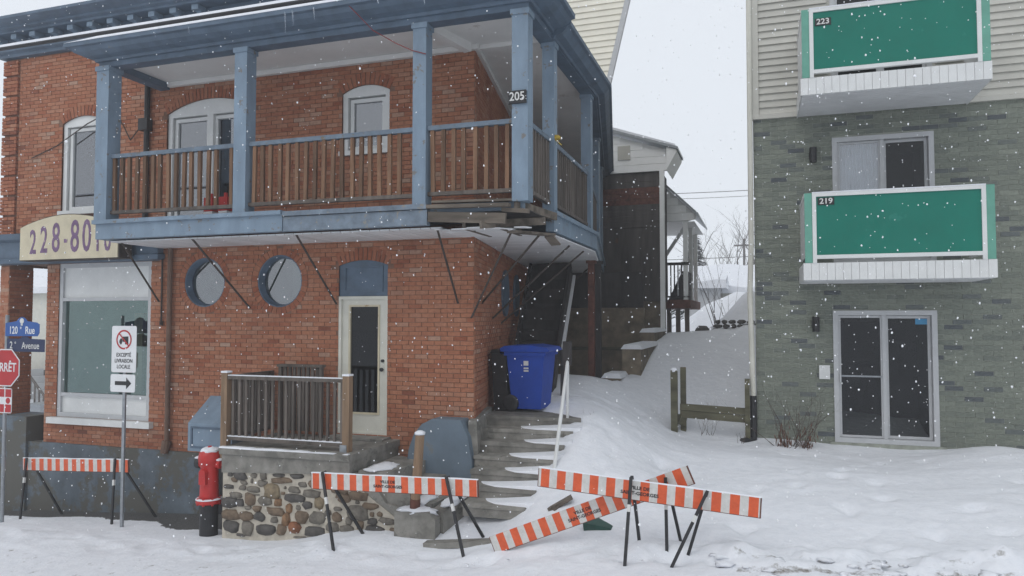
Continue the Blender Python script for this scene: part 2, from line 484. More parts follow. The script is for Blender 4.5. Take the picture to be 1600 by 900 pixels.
# ------------------------------------------------------------------ ground: snow sheet reaching the horizon
CP = []
for x, z in ((-16, -.62), (-13, -.40), (-11.7, -.26), (-9.25, -.15), (-7.4, -.07), (-5.1, .2), (-3.3, .3), (-1.3, .58), (0.2, .66), (2, .78), (4, .92), (7, 1.12)):
    CP += [(x, 8.3, z), (x, 7.2, z - .06), (x, 5.5, z - .10), (x, 0, z - .12), (x, -8, z - .12)]
CP += [(-13, 9.9, -.45), (-11, 9.8, -.32), (-8.7, 9.8, -.16), (-6, 9.4, .05), (-4.4, 9.2, .35), (-3.5, 8.9, .42), (-3.5, 10.3, 1.15), (-2.50, 10.4, 1.50), (-2.52, 9.9, 1.24), (-2.62, 9.4, .97), (-2.72, 8.9, .69), (-2.85, 10.3, 1.20), (-2.9, 9.6, .82), (-3.0, 9.0, .50),
       (-2.55, 8.8, .70), (-2.35, 9.3, .93), (-2.25, 9.8, 1.18), (-2.25, 10.4, 1.43), (-2.35, 11, 1.57), (-2.6, 12, 1.62), (-2.75, 13.5, 1.78),
       (-1.4, 9, .76), (-1.4, 10.5, .98), (-1.5, 11.8, 1.15), (-1.4, 12.8, 1.10), (-.2, 12.8, .99), (-.3, 11.8, .98), (-.2, 10.5, .90), (-.2, 9.0, .76),
       (1, 12.9, .98), (2, 12.9, .94), (2.6, 12.6, .97), (3.2, 12.3, 1.13), (3.7, 12.2, 1.08), (4.3, 12.4, .93), (2, 10.5, .93), (2, 9.0, .86), (4.5, 10, 1.06), (7, 12.5, 1.2),
       (-1.4, 15, 1.75), (-1.2, 17, 2.25), (-1.5, 20, 2.60), (-.5, 15, 1.75), (-.4, 20, 2.65), (-1, 24, 2.62), (-2.6, 15, 1.9), (-2.6, 17, 2.3), (-2.7, 20, 2.58), (-6, 14, 1.5), (-6, 20, 1.6),
       (-31, 26, -1.7), (-31, 9, -1.7), (-1, 34, 2.7), (-25, 16, -1.3), (-60, 26, -2.2), (-60, 5, -2.6), (20, 26, 2.6), (20, 8, 1.7), (45, 8, 2.4), (-1, 40, 2.7), (-20, 40, .9), (0, 90, 4.5), (-60, 90, 0), (60, 90, 5), (60, 30, 4), (-60, -20, -2.6), (60, -20, 2.3)]
CPA = np.array(CP, dtype=float)

def tps_fit(P):
    n = len(P); d2 = ((P[:, None, :2] - P[None, :, :2]) ** 2).sum(-1)
    K = 0.5 * d2 * np.log(d2 + 1e-9) + np.eye(n) * 0.02
    A = np.zeros((n + 3, n + 3)); A[:n, :n] = K
    Q = np.c_[np.ones(n), P[:, :2]]; A[:n, n:] = Q; A[n:, :n] = Q.T
    return np.linalg.solve(A, np.r_[P[:, 2], 0, 0, 0])
TPSW = tps_fit(CPA)
def tps(x, y):
    x = np.clip(np.asarray(x, float), -75, 75); y = np.clip(np.asarray(y, float), -25, 105)
    n = len(CPA); out = TPSW[n] + TPSW[n + 1] * x + TPSW[n + 2] * y
    for i in range(n):
        d2 = (x - CPA[i, 0]) ** 2 + (y - CPA[i, 1]) ** 2
        out = out + TPSW[i] * 0.5 * d2 * np.log(d2 + 1e-9)
    return out
def sstep(a, b, x):
    t = np.clip((x - a) / (b - a), 0, 1); return t * t * (3 - 2 * t)
def ground_base(x, y):
    z = tps(x, y)
    # lower yard behind the brick building, held back by the retaining wall
    xb = -2.62 + 0.20 * sstep(14.7, 15.3, y)
    low = sstep(xb, xb - .18, x) * sstep(14.0, 14.3, y) * sstep(24.5, 23.5, y) * sstep(-9, -8, x)
    z = z * (1 - low) + 1.45 * low
    # snow mound on the rear terrace
    z = z + 1.15 * np.exp(-(((x + .25) / .85) ** 2 + ((y - 24.4) / 1.2) ** 2)) + 1.35 * np.exp(-(((x + .6) / 2.2) ** 2 + ((y - 31.0) / 1.3) ** 2)) + .55 * np.exp(-(((x + 2.0) / .6) ** 2 + ((y - 29.5) / 1.0) ** 2))
    return z
def g(x, y): return float(ground_base(np.array([x]), np.array([y]))[0])

gx = np.r_[[-900, -400, -200, -110, -70, -50, -38, -30, -25, -21, -18, -16], np.arange(-14.5, 6.5, 0.06), [7, 8, 9.5, 12, 16, 22, 30, 45, 70, 110, 200, 400, 900]]
gy = np.r_[[-300, -120, -50, -20, -8, -2, 2, 4, 5, 5.6, 6.2], np.arange(6.6, 13.6, 0.06), np.arange(13.7, 34.5, 0.16), [36, 38, 44, 52, 65, 80, 105, 150, 250, 450, 900, 1500]]
GX, GY = np.meshgrid(gx, gy)
GZ = ground_base(GX, GY)
nx, ny = len(gx), len(gy)
dirt = np.zeros(nx * ny); bare = np.zeros(nx * ny)
V = np.empty((nx * ny, 3)); V[:, 0] = GX.ravel(); V[:, 1] = GY.ravel(); V[:, 2] = GZ.ravel()
FEET = []
rf_ = random.Random(77)
for a_, b_, n_ in (((-2.0, 9.0), (-1.9, 13.4), 9), ((-1.0, 8.5), (1.6, 11.9), 9), ((1.2, 8.3), (3.4, 9.4), 5), ((-7.0, 8.15), (-4.9, 8.05), 5)):
    an_ = math.atan2(b_[1] - a_[1], b_[0] - a_[0])
    for k in range(n_):
        t_ = k / (n_ - 1); s_ = .11 if k % 2 else -.11
        FEET.append((a_[0] + (b_[0] - a_[0]) * t_ - math.sin(an_) * s_ + rf_.gauss(0, .05), a_[1] + (b_[1] - a_[1]) * t_ + math.cos(an_) * s_ + rf_.gauss(0, .05), an_ + rf_.gauss(0, .2)))
for i in range(nx * ny):
    x, y, z = V[i]
    if -15 < x < 7 and 6.2 < y < 33:
        p = Vector((x, y, 0))
        h = 0.040 * noise.noise(p * 0.7) + 0.014 * noise.noise(p * 2.3 + Vector((3, 1, 5))) + 0.005 * noise.noise(p * 7)
        if x > -3 and 7.6 < y < 12.6:
            h += 0.05 * noise.noise(Vector((x * 0.55, y * 1.1, 4.0)))
            # wind-worn ledges and a few old footprints
            h += 0.022 * max(0, noise.noise(Vector((x * 1.3, y * 3.2, 8.0))))
            q = noise.noise(Vector((x * 2.6, y * 2.6, 17.0)))
            if q > 0.38: h -= 0.22 * (q - 0.38)
        for fx, fy, fa in FEET:
            dx, dy = x - fx, y - fy
            if abs(dx) < .3 and abs(dy) < .3:
                u_ = dx * math.cos(fa) + dy * math.sin(fa); v_ = -dx * math.sin(fa) + dy * math.cos(fa)
                rr = (u_ / .15) ** 2 + (v_ / .075) ** 2
                h += -.034 * math.exp(-rr ** 2) + .008 * math.exp(-(math.sqrt(rr) - 1.45) ** 2 / .08)
        if y > 22: h += .10 * noise.noise(Vector((x * 1.6, y * .9, 3))) 
        # ploughed ridge along the edge of the road
        yr = 7.85 if x > -3 else 7.85 + 0.05 * (-3 - x)
        w = math.exp(-((y - yr) / 0.30) ** 2)
        amp = 1.0 if x > -1.5 else 0.35
        cl = noise.turbulence(Vector((x * 2.2, y * 3.2, 2.0)), 4, False)
        h += w * amp * (0.15 * cl + 0.02)
        edge = math.exp(-((y - yr + 0.34) / 0.14) ** 2) + 0.75 * math.exp(-((y - yr + 0.05) / 0.10) ** 2)
        dirt[i] = edge * (0.44 if x > -.3 else 0.15) + (0.28 if y < yr - 0.55 else 0)
        if y < yr - 0.5: h *= 0.3
        # swept, wet pavement along the foundation of the brick building
        if x < -7.0 and y > 8.6:
            k = sstep(9.15, 9.5, y + 0.30 * noise.noise(Vector((x * 0.9, y, 0))) + 0.38 * sstep(-9.6, -8.0, x))
            bare[i] = 0.8 * float(k); h *= (1 - float(k))
        V[i, 2] = z + h
idx = np.arange(nx * ny).reshape(ny, nx)
F4 = np.stack([idx[:-1, :-1], idx[:-1, 1:], idx[1:, 1:], idx[1:, :-1]], -1).reshape(-1, 4)
gm = bpy.data.meshes.new('snowy_ground')
gm.from_pydata(V.tolist(), [], F4.tolist())
for nm, arr in (('dirt', dirt), ('bare', bare)):
    at = gm.attributes.new(nm, 'FLOAT', 'POINT'); at.data.foreach_set('value', arr)
gm.polygons.foreach_set('use_smooth', [True] * len(gm.polygons))
gm.materials.append(MT['snow'])
go = bpy.data.objects.new('snowy_ground', gm); COL.objects.link(go); go['kind'] = 'structure'

# ------------------------------------------------------------------ brick walls
def blocked(sh, z):
    k = sh[0]
    if k == 'rect':
        return (sh[1], sh[2]) if sh[3] < z < sh[4] else None
    if k == 'circ':
        d = sh[3] ** 2 - (z - sh[2]) ** 2
        return (sh[1] - math.sqrt(d), sh[1] + math.sqrt(d)) if d > 0 else None
    if k == 'arch':
        x0, x1, z0, zs, rise = sh[1:6]
        if z0 < z < zs: return (x0, x1)
        if zs <= z < zs + rise:
            w = (x1 - x0) / 2; rad = (w * w + rise * rise) / (2 * rise)
            d = rad ** 2 - (z - (zs + rise - rad)) ** 2
            h = math.sqrt(max(0, d)); c = (x0 + x1) / 2
            return (c - min(h, w), c + min(h, w))
    return None

def bricks_for(u0, u1, z0, z1, shapes, L=0.205, H=0.067, J=0.010, seed=1):
    rnd = random.Random(seed); out = []
    n = int((z1 - z0) / H)
    for i in range(n):
        za = z0 + i * H; zb = za + H - J; zm = (za + zb) / 2
        free = [(u0, u1)]
        for sh in shapes:
            b = blocked(sh, zm)
            if not b: continue
            nf = []
            for a, c in free:
                if b[1] <= a or b[0] >= c: nf.append((a, c)); continue
                if b[0] > a: nf.append((a, b[0]))
                if b[1] < c: nf.append((b[1], c))
            free = nf
        off = (i % 2) * L / 2 + rnd.uniform(-.008, .008)
        for a, c in free:
            k = math.floor((a - u0 - off) / L)
            while True:
                s = u0 + off + k * L; e = s + L - J
                if s > c: break
                s2, e2 = max(s, a), min(e, c)
                if e2 - s2 > 0.028: out.append((s2, e2, za, zb, e2 - s2 > L - J - .004))
                k += 1
    return out

def tintval(rnd):
    r = rnd.random()
    if r < 0.02: return rnd.uniform(.05, .2)
    return min(1, max(0, rnd.gauss(.54, .17)))

def wall_with_holes(mb, x0, x1, z0, z1, y, shapes):
    """flat wall facing -y with true rectangular, arched and round openings"""
    bb = []
    for s in shapes:
        if s[0] == 'rect': bb.append((s[1], s[2], s[3], s[4]))
        elif s[0] == 'arch': bb.append((s[1], s[2], s[3], s[4] + s[5]))
        else: bb.append((s[1] - s[3] - .02, s[1] + s[3] + .02, s[2] - s[3] - .02, s[2] + s[3] + .02))
    xs = sorted({x0, x1, *[max(x0, b[0]) for b in bb], *[min(x1, b[1]) for b in bb]})
    zs = sorted({z0, z1, *[max(z0, b[2]) for b in bb], *[min(z1, b[3]) for b in bb]})
    for i in range(len(xs) - 1):
        for j in range(len(zs) - 1):
            cx, cz = (xs[i] + xs[i + 1]) / 2, (zs[j] + zs[j + 1]) / 2
            if any(b[0] < cx < b[1] and b[2] < cz < b[3] for b in bb): continue
            mb.poly([(xs[i], y, zs[j]), (xs[i + 1], y, zs[j]), (xs[i + 1], y, zs[j + 1]), (xs[i], y, zs[j + 1])])
    for s, b in zip(shapes, bb):
        if s[0] == 'circ':
            n = 48; cx, cz, r = s[1:4]; h = r + .02
            for k in range(n):
                q = []
                for a in (2 * math.pi * k / n, 2 * math.pi * (k + 1) / n):
                    c, sn = math.cos(a), math.sin(a); m = h / max(abs(c), abs(sn))
                    q.append(((cx + r * c, cz + r * sn), (cx + m * c, cz + m * sn)))
                mb.poly([(q[0][0][0], y, q[0][0][1]), (q[0][1][0], y, q[0][1][1]), (q[1][1][0], y, q[1][1][1]), (q[1][0][0], y, q[1][0][1])])
        if s[0] == 'arch':
            for (a, c) in zip(arch_pts(s)[:-1], arch_pts(s)[1:]):
                mb.poly([(a[0], y, a[1]), (c[0], y, c[1]), (c[0], y, b[3]), (a[0], y, b[3])])

def arch_pts(s, n=12, grow=0.0):
    x0, x1, z0, zs, rise = s[1:6]
    w = (x1 - x0) / 2; rad = (w * w + rise * rise) / (2 * rise); c = (x0 + x1) / 2; cz = zs + rise - rad
    a0 = math.asin(w / rad)
    return [(c + (rad + grow) * math.sin(-a0 + 2 * a0 * k / n), cz + (rad + grow) * math.cos(-a0 + 2 * a0 * k / n)) for k in range(n + 1)]

def reveal(mb, s, y0, y1):
    if s[0] == 'circ':
        n = 48; pts = [(s[1] + s[3] * math.cos(2 * math.pi * k / n), s[2] + s[3] * math.sin(2 * math.pi * k / n)) for k in range(n + 1)]
    elif s[0] == 'arch':
        pts = [(s[1], s[3])] + arch_pts(s) + [(s[2], s[3]), (s[1], s[3])]
    else: pts = [(s[1], s[3]), (s[1], s[4]), (s[2], s[4]), (s[2], s[3]), (s[1], s[3])]
    for a, b in zip(pts[:-1], pts[1:]):
        mb.poly([(a[0], y0, a[1]), (a[0], y1, a[1]), (b[0], y1, b[1]), (b[0], y0, b[1])])

def radial_bricks(mb, s, y, h, rnd, dark=.16):
    """soldier bricks standing on an arch, or a ring round an oculus"""
    if s[0] == 'circ':
        n = 34
        for k in range(n):
            a0 = 2 * math.pi * (k + .06) / n; a1 = 2 * math.pi * (k + .94) / n
            q = [(s[1] + r * math.cos(a), s[2] + r * math.sin(a)) for r, a in ((s[3], a0), (s[3] + h, a0), (s[3] + h, a1), (s[3], a1))]
            t = rnd.uniform(.1, .5)
            mb.hexa([(p[0], y - .008, p[1]) for p in q] + [(p[0], y + .02, p[1]) for p in q], t)
    else:
        n = max(8, int((s[2] - s[1]) / 0.068)); lo = arch_pts(s, n * 8); hi = arch_pts(s, n * 8, h)
        for k in range(n):
            i, j = k * 8 + 1, k * 8 + 7
            q = [lo[i], hi[i], hi[j], lo[j]]
            mb.hexa([(p[0], y - .009, p[1]) for p in q] + [(p[0], y + .02, p[1]) for p in q], rnd.uniform(dark - .08, dark + .3))

YF = 9.9
brk = thing('brick_building', (-8.5, 9.9, 0), 'two-storey orange brick corner building with blue wraparound balcony', 'building')
STORE = ('rect', -11.79, -9.73, 1.27, 3.96)
GAP = ('rect', -13.0, -12.07, 0.3, 3.96)
W_UL = ('arch', -11.80, -10.86, 4.90, 6.47, .12)
W_BD = ('arch', -9.46, -7.72, 4.48, 6.44, .20)
W_SM = ('arch', -6.08, -5.26, 5.56, 6.46, .11)
DOOR = ('arch', -6.11, -5.27, 1.24, 3.80, .08)
O1 = ('circ', -8.63, 3.585, .405)
O2 = ('circ', -7.18, 3.585, .415)
FS = [STORE, GAP, W_UL, W_BD, W_SM, DOOR, O1, O2]
mb = MB()
wall_with_holes(mb, -13.22, -3.88, .5, 8.2, YF, FS)
for s in FS:
    if s is not GAP: reveal(mb, s, YF, YF + .14)
# the rest of the shell: pillar, porch sides, rear, left, roof
SD = Vector((-.184, .983, 0)); P0 = Vector((-3.88, 9.9, 0)); SL = 13.6; P1 = P0 + SD * SL
mb.box(-13.22, -13.0, YF + .001, 10.36, .5, 3.96)
mb.poly([(-12.07, YF, .3), (-12.07, 23, .3), (-12.07, 23, 4.0), (-12.07, YF, 4.0)])
mb.poly([(-13.22, YF, 4.0), (-12.07, YF, 4.0), (-12.07, 23, 4.0), (-13.22, 23, 4.0)])
mb.poly([(-13.22, YF, 3.96), (-13.22, 23, 3.96), (-13.22, 23, 8.3), (-13.22, YF, 8.3)])
mb.poly([(-13.22, 23.2, 0), (P1.x, 23.2, 0), (P1.x, 23.2, 8.3), (-13.22, 23.2, 8.3)])
front = obj('front_wall', mb, MT['mortar'], brk)

rnd = random.Random(3)
blk = list(FS)
for s, h in ((W_UL, .20), (W_BD, .20), (W_SM, .20), (DOOR, .20)):   # soldier courses take the place of the bond
    blk.append(('arch', s[1] - .10, s[2] + .10, s[4] - .06, s[4] - .02, s[5] + h))
for s in (O1, O2): blk.append(('circ', s[1], s[2], s[3] + .115))
blk += [('rect', -13.3, -9.55, 3.93, 4.50), ('rect', -13.3, -12.86, 4.5, 8)]
bl = bricks_for(-13.21, -3.885, .80, 7.80, blk)
singles, rest = [], []
for b in bl:
    # the nearest full bricks that nothing hides: between door, corner and balcony
    if b[4] and b[0] > -7.4 and b[2] > 1.55 and b[3] < 4.1: singles.append(b)
    else: rest.append(b)
singles.sort(key=lambda b: -b[0])
rest += singles[300:]; singles = singles[:300]
def brick_mesh(t, L, Hh, d=.008):
    q = MB(); q.box(-L / 2, L / 2, -d, .02, -Hh / 2, Hh / 2, t, skip=(4,)); return q.mesh('brick')
BM = [brick_mesh(v, .195, .057) for v in (.05, .12, .3, .38, .44, .5, .55, .6, .66, .72, .8, .9)]
for m_ in BM: m_.materials.append(MT['brick'])
off = root_off(brk)
for b in singles:
    o = bpy.data.objects.new('brick', BM[min(11, int(tintval(rnd) * 12)) if rnd.random() > .012 else rnd.choice((0, 1))])
    COL.objects.link(o); o.parent = front
    o.location = Vector(((b[0] + b[1]) / 2, YF + rnd.uniform(-.002, .002), (b[2] + b[3]) / 2)) - off
mb = MB()
for b in rest:
    d = .008 + rnd.uniform(-.002, .002)
    mb.box(b[0], b[1], YF - d, YF + .02, b[2], b[3], tintval(rnd), skip=(4,))
for s in (W_UL, W_BD, W_SM, DOOR): radial_bricks(mb, s, YF, .19, rnd)
for s in (O1, O2): radial_bricks(mb, s, YF, .105, rnd)
# toothed corner quoins, proud of the wall
zq = 4.52; i = 0
while zq < 7.7:
    for b in bricks_for(-13.24, -12.88, zq, min(zq + .068 * 5, 7.76), [], seed=i):
        mb.box(b[0], b[1], YF - .045, YF + .02, b[2], b[3], max(0, tintval(rnd) - .22))
    zq += .068 * 5 + .03; i += 1
# pillar of the corner porch
for b in bricks_for(-13.22, -13.0, .82, 3.94, []): mb.box(b[0], b[1], YF - .008, YF + .02, b[2], b[3], tintval(rnd))
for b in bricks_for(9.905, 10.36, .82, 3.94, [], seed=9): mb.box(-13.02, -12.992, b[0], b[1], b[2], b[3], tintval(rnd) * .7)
bfield = obj('brick_field', mb, MT['brick'], front, kind='stuff')

# side wall, turned ten degrees from square
mb = MB()
def sw(u, d, z): p = P0 + SD * u + Vector((SD.y, -SD.x, 0)) * d; return (p.x, p.y, z)
mb.poly([sw(0, 0, .5), sw(SL, 0, .5), sw(SL, 0, 8.3), sw(0, 0, 8.3)])
side = obj('side_wall', mb, MT['mortar'], brk)
mb = MB()
sblk = [('rect', 2.75, 3.0, 2.95, 3.95), ('rect', 4.3, 4.5, 2.9, 3.9)]
for b in bricks_for(.004, SL, 1.55, 7.1, [], seed=5):
    t = tintval(rnd) * .9
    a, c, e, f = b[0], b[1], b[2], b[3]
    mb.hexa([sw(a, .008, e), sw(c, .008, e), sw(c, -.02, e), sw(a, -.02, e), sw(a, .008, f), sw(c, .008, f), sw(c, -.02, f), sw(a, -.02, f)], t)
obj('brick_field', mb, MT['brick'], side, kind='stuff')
for u in (2.85, 4.35):      # narrow oval shutters seen edge on
    mb = MB(); n = 20
    pts = [(u + .38 * math.cos(2 * math.pi * k / n), 3.45 + .42 * math.sin(2 * math.pi * k / n)) for k in range(n)]
    k0 = len(mb.v)
    mb.poly([sw(a, .05, z) for a, z in pts])
    for q in range(n):
        a, c = pts[q], pts[(q + 1) % n]
        mb.poly([sw(a[0], 0, a[1]), sw(c[0], 0, c[1]), sw(c[0], .05, c[1]), sw(a[0], .05, a[1])])
    obj('blocked_oculus', mb, MT['dblue'], brk)

# foundation, ledges and the painted buttress at the corner
mb = MB()
mb.box(-13.26, -7.22, YF - .06, YF + .10, -1.2, .815)
mb.box(-13.45, -12.36, 9.79, 10.36, -1.0, 1.25)
obj('foundation', mb, MT['bconc'], brk)
mb = MB()
pts = [(-4.80, .30), (-3.78, .30), (-3.80, 1.0), (-3.86, 1.35), (-3.97, 1.58), (-4.40, 1.58), (-4.56, 1.50), (-4.68, 1.36), (-4.76, 1.15), (-4.80, .9)]
mb.prism(pts, 9.60, YF - .001)
obj('corner_buttress', mb, MT['sconc'], brk)
mb = MB()
mb.hexa([(-3.86, 9.62, .4), (-3.70, 9.70, .4), (-3.84, 10.9, .4), (-4.0, 10.9, .4), (-3.90, 9.72, 1.56), (-3.80, 9.78, 1.56), (-3.98, 10.9, 1.62), (-4.1, 10.9, 1.62)])
obj('corner_plinth', mb, MT['conc'], brk)

# ---------------------------------------------------------------- windows of the brick building
def frame_rect(mb, x0, x1, z0, z1, w, y0, y1):
    mb.box(x0, x0 + w, y0, y1, z0, z1); mb.box(x1 - w, x1, y0, y1, z0, z1)
    mb.box(x0 + w, x1 - w, y0, y1, z1 - w, z1); mb.box(x0 + w, x1 - w, y0, y1, z0, z0 + w)
def room(x0, x1, z0, z1, y0, depth, m, parent):
    q = MB(); q.box(x0, x1, y0, y0 + depth, z0, z1, skip=(2,)); return obj('interior', q, m, parent)
def arch_window(s, sashes, curtain=None, fm='white', name='window'):
    x0, x1, z0, zs, rise = s[1:6]
    q = MB()
    # casing: jambs, sill and the arched head panel
    w = .085; y0, y1 = YF + .03, YF + .15
    q.box(x0, x0 + w, y0, y1, z0, zs - .06); q.box(x1 - w, x1, y0, y1, z0, zs - .06)
    head = arch_pts(s)
    q.prism([(x0, zs - .06)] + head + [(x1, zs - .06)], y0, y1)
    q.box(x0 - .03, x1 + .03, YF - .05, y1, z0 - .07, z0)
    fr = obj(name, q, MT[fm], brk)
    q = MB(); gl = MB()
    xs = np.linspace(x0 + w, x1 - w, sashes + 1)
    for i in range(sashes):
        a, b = xs[i] + (.03 if i else 0), xs[i + 1] - (.03 if i < sashes - 1 else 0)
        if i: q.box(xs[i] - .06, xs[i] + .06, y0 - .01, y1, z0, zs - .06)
        frame_rect(q, a + .02, b - .02, z0 + .02, zs - .08, .06, y0 + .045, y1)
        gl = MB(); gl.poly([(a + .05, y0 + .08, z0 + .05), (b - .05, y0 + .08, z0 + .05), (b - .05, y0 + .08, zs - .1), (a + .05, y0 + .08, zs - .1)])
        obj('pane', gl, MT['glass'], fr)
        if curtain and (i in curtain):
            c = MB(); n = 16
            for k in range(n):
                u0 = a + (b - a) * k / n; u1 = a + (b - a) * (k + 1) / n
                d0 = .02 * math.sin(k * 1.9); d1 = .02 * math.sin((k + 1) * 1.9)
                c.poly([(u0, y1 + .06 + d0, z0), (u1, y1 + .06 + d1, z0), (u1, y1 + .06 + d1, zs), (u0, y1 + .06 + d0, zs)])
            obj('curtain', c, MT['curtain'], fr)
    obj('sash', q, MT[fm], fr)
    room(x0 + .01, x1 - .01, z0, zs + rise, YF + .145, .9, MT['room'], fr)
    return fr
arch_window(W_UL, 1)
arch_window(W_BD, 2)
arch_window(W_SM, 1)

for s in (O1, O2):
    q = MB(); n = 48; cx, cz, r = s[1:4]
    prof = [(r, YF + .004), (r, YF + .14), (r - .05, YF + .14), (r - .05, YF + .11), (r - .02, YF + .004)]
    for a, b in zip(prof, prof[1:] + prof[:1]):
        for k in range(n):
            c0, s0, c1, s1 = math.cos(2 * math.pi * k / n), math.sin(2 * math.pi * k / n), math.cos(2 * math.pi * (k + 1) / n), math.sin(2 * math.pi * (k + 1) / n)
            q.poly([(cx + a[0] * c0, a[1], cz + a[0] * s0), (cx + a[0] * c1, a[1], cz + a[0] * s1), (cx + b[0] * c1, b[1], cz + b[0] * s1), (cx + b[0] * c0, b[1], cz + b[0] * s0)])
    oc = obj('round_window', q, MT['dblue'], brk)
    q = MB(); q.poly([(cx + (r - .02) * math.cos(2 * math.pi * k / n), YF + .12, cz + (r - .02) * math.sin(2 * math.pi * k / n)) for k in range(n)])
    obj('pane', q, MT['glass'], oc)
    room(cx - r, cx + r, cz - r, cz + r, YF + .145, .8, MT['shop'], oc)

# shop window
q = MB()
x0, x1, z0, z1 = STORE[1:5]
frame_rect(q, x0, x1, z0, z1, .075, YF + .01, YF + .13)
q.box(x0 + .075, x1 - .075, YF + .015, YF + .13, 3.30, 3.36); q.box(x0 + .075, x1 - .075, YF + .015, YF + .13, 1.63, 1.69)
shop = obj('shop_window', q, MT['alu'], brk)
q = MB(); q.box(x0 + .075, x1 - .075, YF + .05, YF + .12, 3.36, z1 - .07); obj('upper_panel', q, MT['white'], shop)
q = MB(); q.box(x0 + .075, x1 - .075, YF + .05, YF + .12, z0 + .07, 1.63); obj('lower_panel', q, MT['white'], shop)
q = MB(); q.box(x0 - .12, x1 + .10, YF - .10, YF + .05, 1.16, 1.265); obj('sill', q, MT['white'], shop)
q = MB(); q.poly([(x0 + .07, YF + .08, 1.68), (x1 - .07, YF + .08, 1.68), (x1 - .07, YF + .08, 3.31), (x0 + .07, YF + .08, 3.31)]); obj('pane', q, MT['shopglass'], shop)
room(x0, x1, 1.2, 3.5, YF + .14, 1.8, MT['shop'], shop)
q = MB(); q.box(-11.1, -10.9, 10.9, 11.0, 1.3, 3.1); q.box(-10.7, -10.4, 11.0, 11.2, 2.3, 2.9); q.box(-11.6, -11.2, 11.1, 11.3, 2.4, 2.7); obj('shop_fitting', q, MT['post'], shop)

# front door
q = MB()
frame_rect(q, -6.11, -5.27, 1.24, 3.33, .045, YF + .0, YF + .12)
q.box(-6.065, -5.315, YF + .04, YF + .085, 1.285, 1.56); q.box(-6.065, -5.94, YF + .04, YF + .085, 1.56, 3.285)
q.box(-5.43, -5.315, YF + .04, YF + .085, 1.56, 3.285); q.box(-5.94, -5.43, YF + .04, YF + .085, 3.19, 3.285)
door = obj('door', q, MT['cream'], brk)
q = MB(); frame_rect(q, -5.95, -5.42, 1.55, 3.20, .028, YF + .025, YF + .06); obj('glass_bead', q, MT['signc'], door)
q = MB(); q.poly([(-5.93, YF + .06, 1.57), (-5.44, YF + .06, 1.57), (-5.44, YF + .06, 3.18), (-5.93, YF + .06, 3.18)]); obj('pane', q, MT['darkglass'], door)
room(-6.1, -5.28, 1.24, 3.3, YF + .125, 1.2, MT['room'], door)
q = MB(); q.lathe((-5.365, YF + .04, 2.23), [(.0, -.07), (.028, -.065), (.03, -.04), (.012, -.03), (.012, 0)], 12, 'Y'); q.lathe((-5.365, YF + .04, 2.36), [(.024, -.03), (.024, 0)], 12, 'Y'); obj('door_knob', q, MT['black'], door)
q = MB(); ap = arch_pts(DOOR); q.prism([(-6.11, 3.335)] + ap + [(-5.27, 3.335)], YF + .02, YF + .12)
tr = obj('transom_panel', q, MT['dblue'], brk)
q = MB(); frame_rect(q, -6.02, -5.36, 3.40, 3.79, .025, YF + .005, YF + .03); obj('moulding', q, MT['dblue'], tr)

# basement hatch beside the landing
q = MB()
for yy in (0,):
    P = [(9.35, .95), (9.35, 1.38), (9.84, 1.75), (9.84, .95)]
    q.poly([(-8.42, y, z) for y, z in P]); q.poly([(-7.60, y, z) for y, z in reversed(P)])
    for a, b in zip(P, P[1:] + P[:1]): q.poly([(-8.42, a[0], a[1]), (-7.60, a[0], a[1]), (-7.60, b[0], b[1]), (-8.42, b[0], b[1])])
hatch = obj('basement_hatch', q, MT['blue'], brk)
q = MB(); frame_rect(q, -8.36, -7.66, 1.0, 1.33, .03, 9.335, 9.36); obj('hatch_trim', q, MT['dblue'], hatch)

# rain pipes and conduits
q = MB(); q.tube((-9.28, 9.83, 4.16), (-9.28, 9.83, .95), .04, n=10); q.tube((-9.28, 9.83, .98), (-9.30, 9.80, .78), .075, .06, n=10); obj('rain_pipe', q, MT['pipe'], brk)
q = MB(); q.tube((-9.47, 9.86, 4.05), (-9.47, 9.86, 2.95), .016, n=6); q.tube((-9.47, 9.86, 2.95), (-9.47, 9.86, 2.88), .03, n=6); obj('cable_conduit', q, MT['rod'], brk)
q = MB(); q.tube((-9.84, 9.84, 6.95), (-9.84, 9.84, 4.5), .045, n=8); q.box(-9.95, -9.76, 9.76, 9.88, 6.18, 6.38); obj('electric_conduit', q, MT['black'], brk)
q = MB()
pp = [(-12.5, 9.87, 5.9), (-11.9, 9.87, 6.08), (-11.2, 9.87, 6.42), (-10.6, 9.87, 6.62), (-10.35, 9.85, 6.3), (-10.2, 9.85, 6.05), (-9.95, 9.85, 6.3)]
for a, b in zip(pp[:-1], pp[1:]): q.tube(a, b, .010, n=5)
obj('wall_cable', q, MT['rod'], brk)

# ---------------------------------------------------------------- blue balcony
A, B, C, D, W0 = (-9.50, 8.75), (-2.78, 8.75), (-2.78, 12.65), (-4.55, 22.3), (-9.50, 9.88)
q = MB()
fas = [(.10, 4.20), (.10, 4.43), (.14, 4.43), (.14, 4.49), (-.02, 4.49), (-.02, 4.20)]
q.sweep([W0, A, (-6.25, 8.75)], fas); q.sweep([(-2.78, 9.85), C, D], fas)
wf = lambda y: P0.x + SD.x / SD.y * (y - P0.y)
floor = [(-9.48, 8.77), (-2.80, 8.77), (-2.80, 12.6), (-4.50, 22.2), (wf(22.2), 22.2), (-3.86, 9.88), (-9.48, 9.88)]
q.slab([(x, y) for x, y in floor], 4.36, 4.48)
balc = obj('balcony', q, MT['blue'], brk)
q = MB(); q.sweep([(-6.245, 8.75), (-4.06, 8.75)], [(.085, 4.20), (.085, 4.40), (-.02, 4.40), (-.02, 4.20)]); q.sweep([(-6.245, 8.75), (-4.06, 8.75)], [(.11, 4.41), (.11, 4.475), (-.02, 4.475), (-.02, 4.41)]); obj('peeling_fascia', q, MT['wblue'], balc)
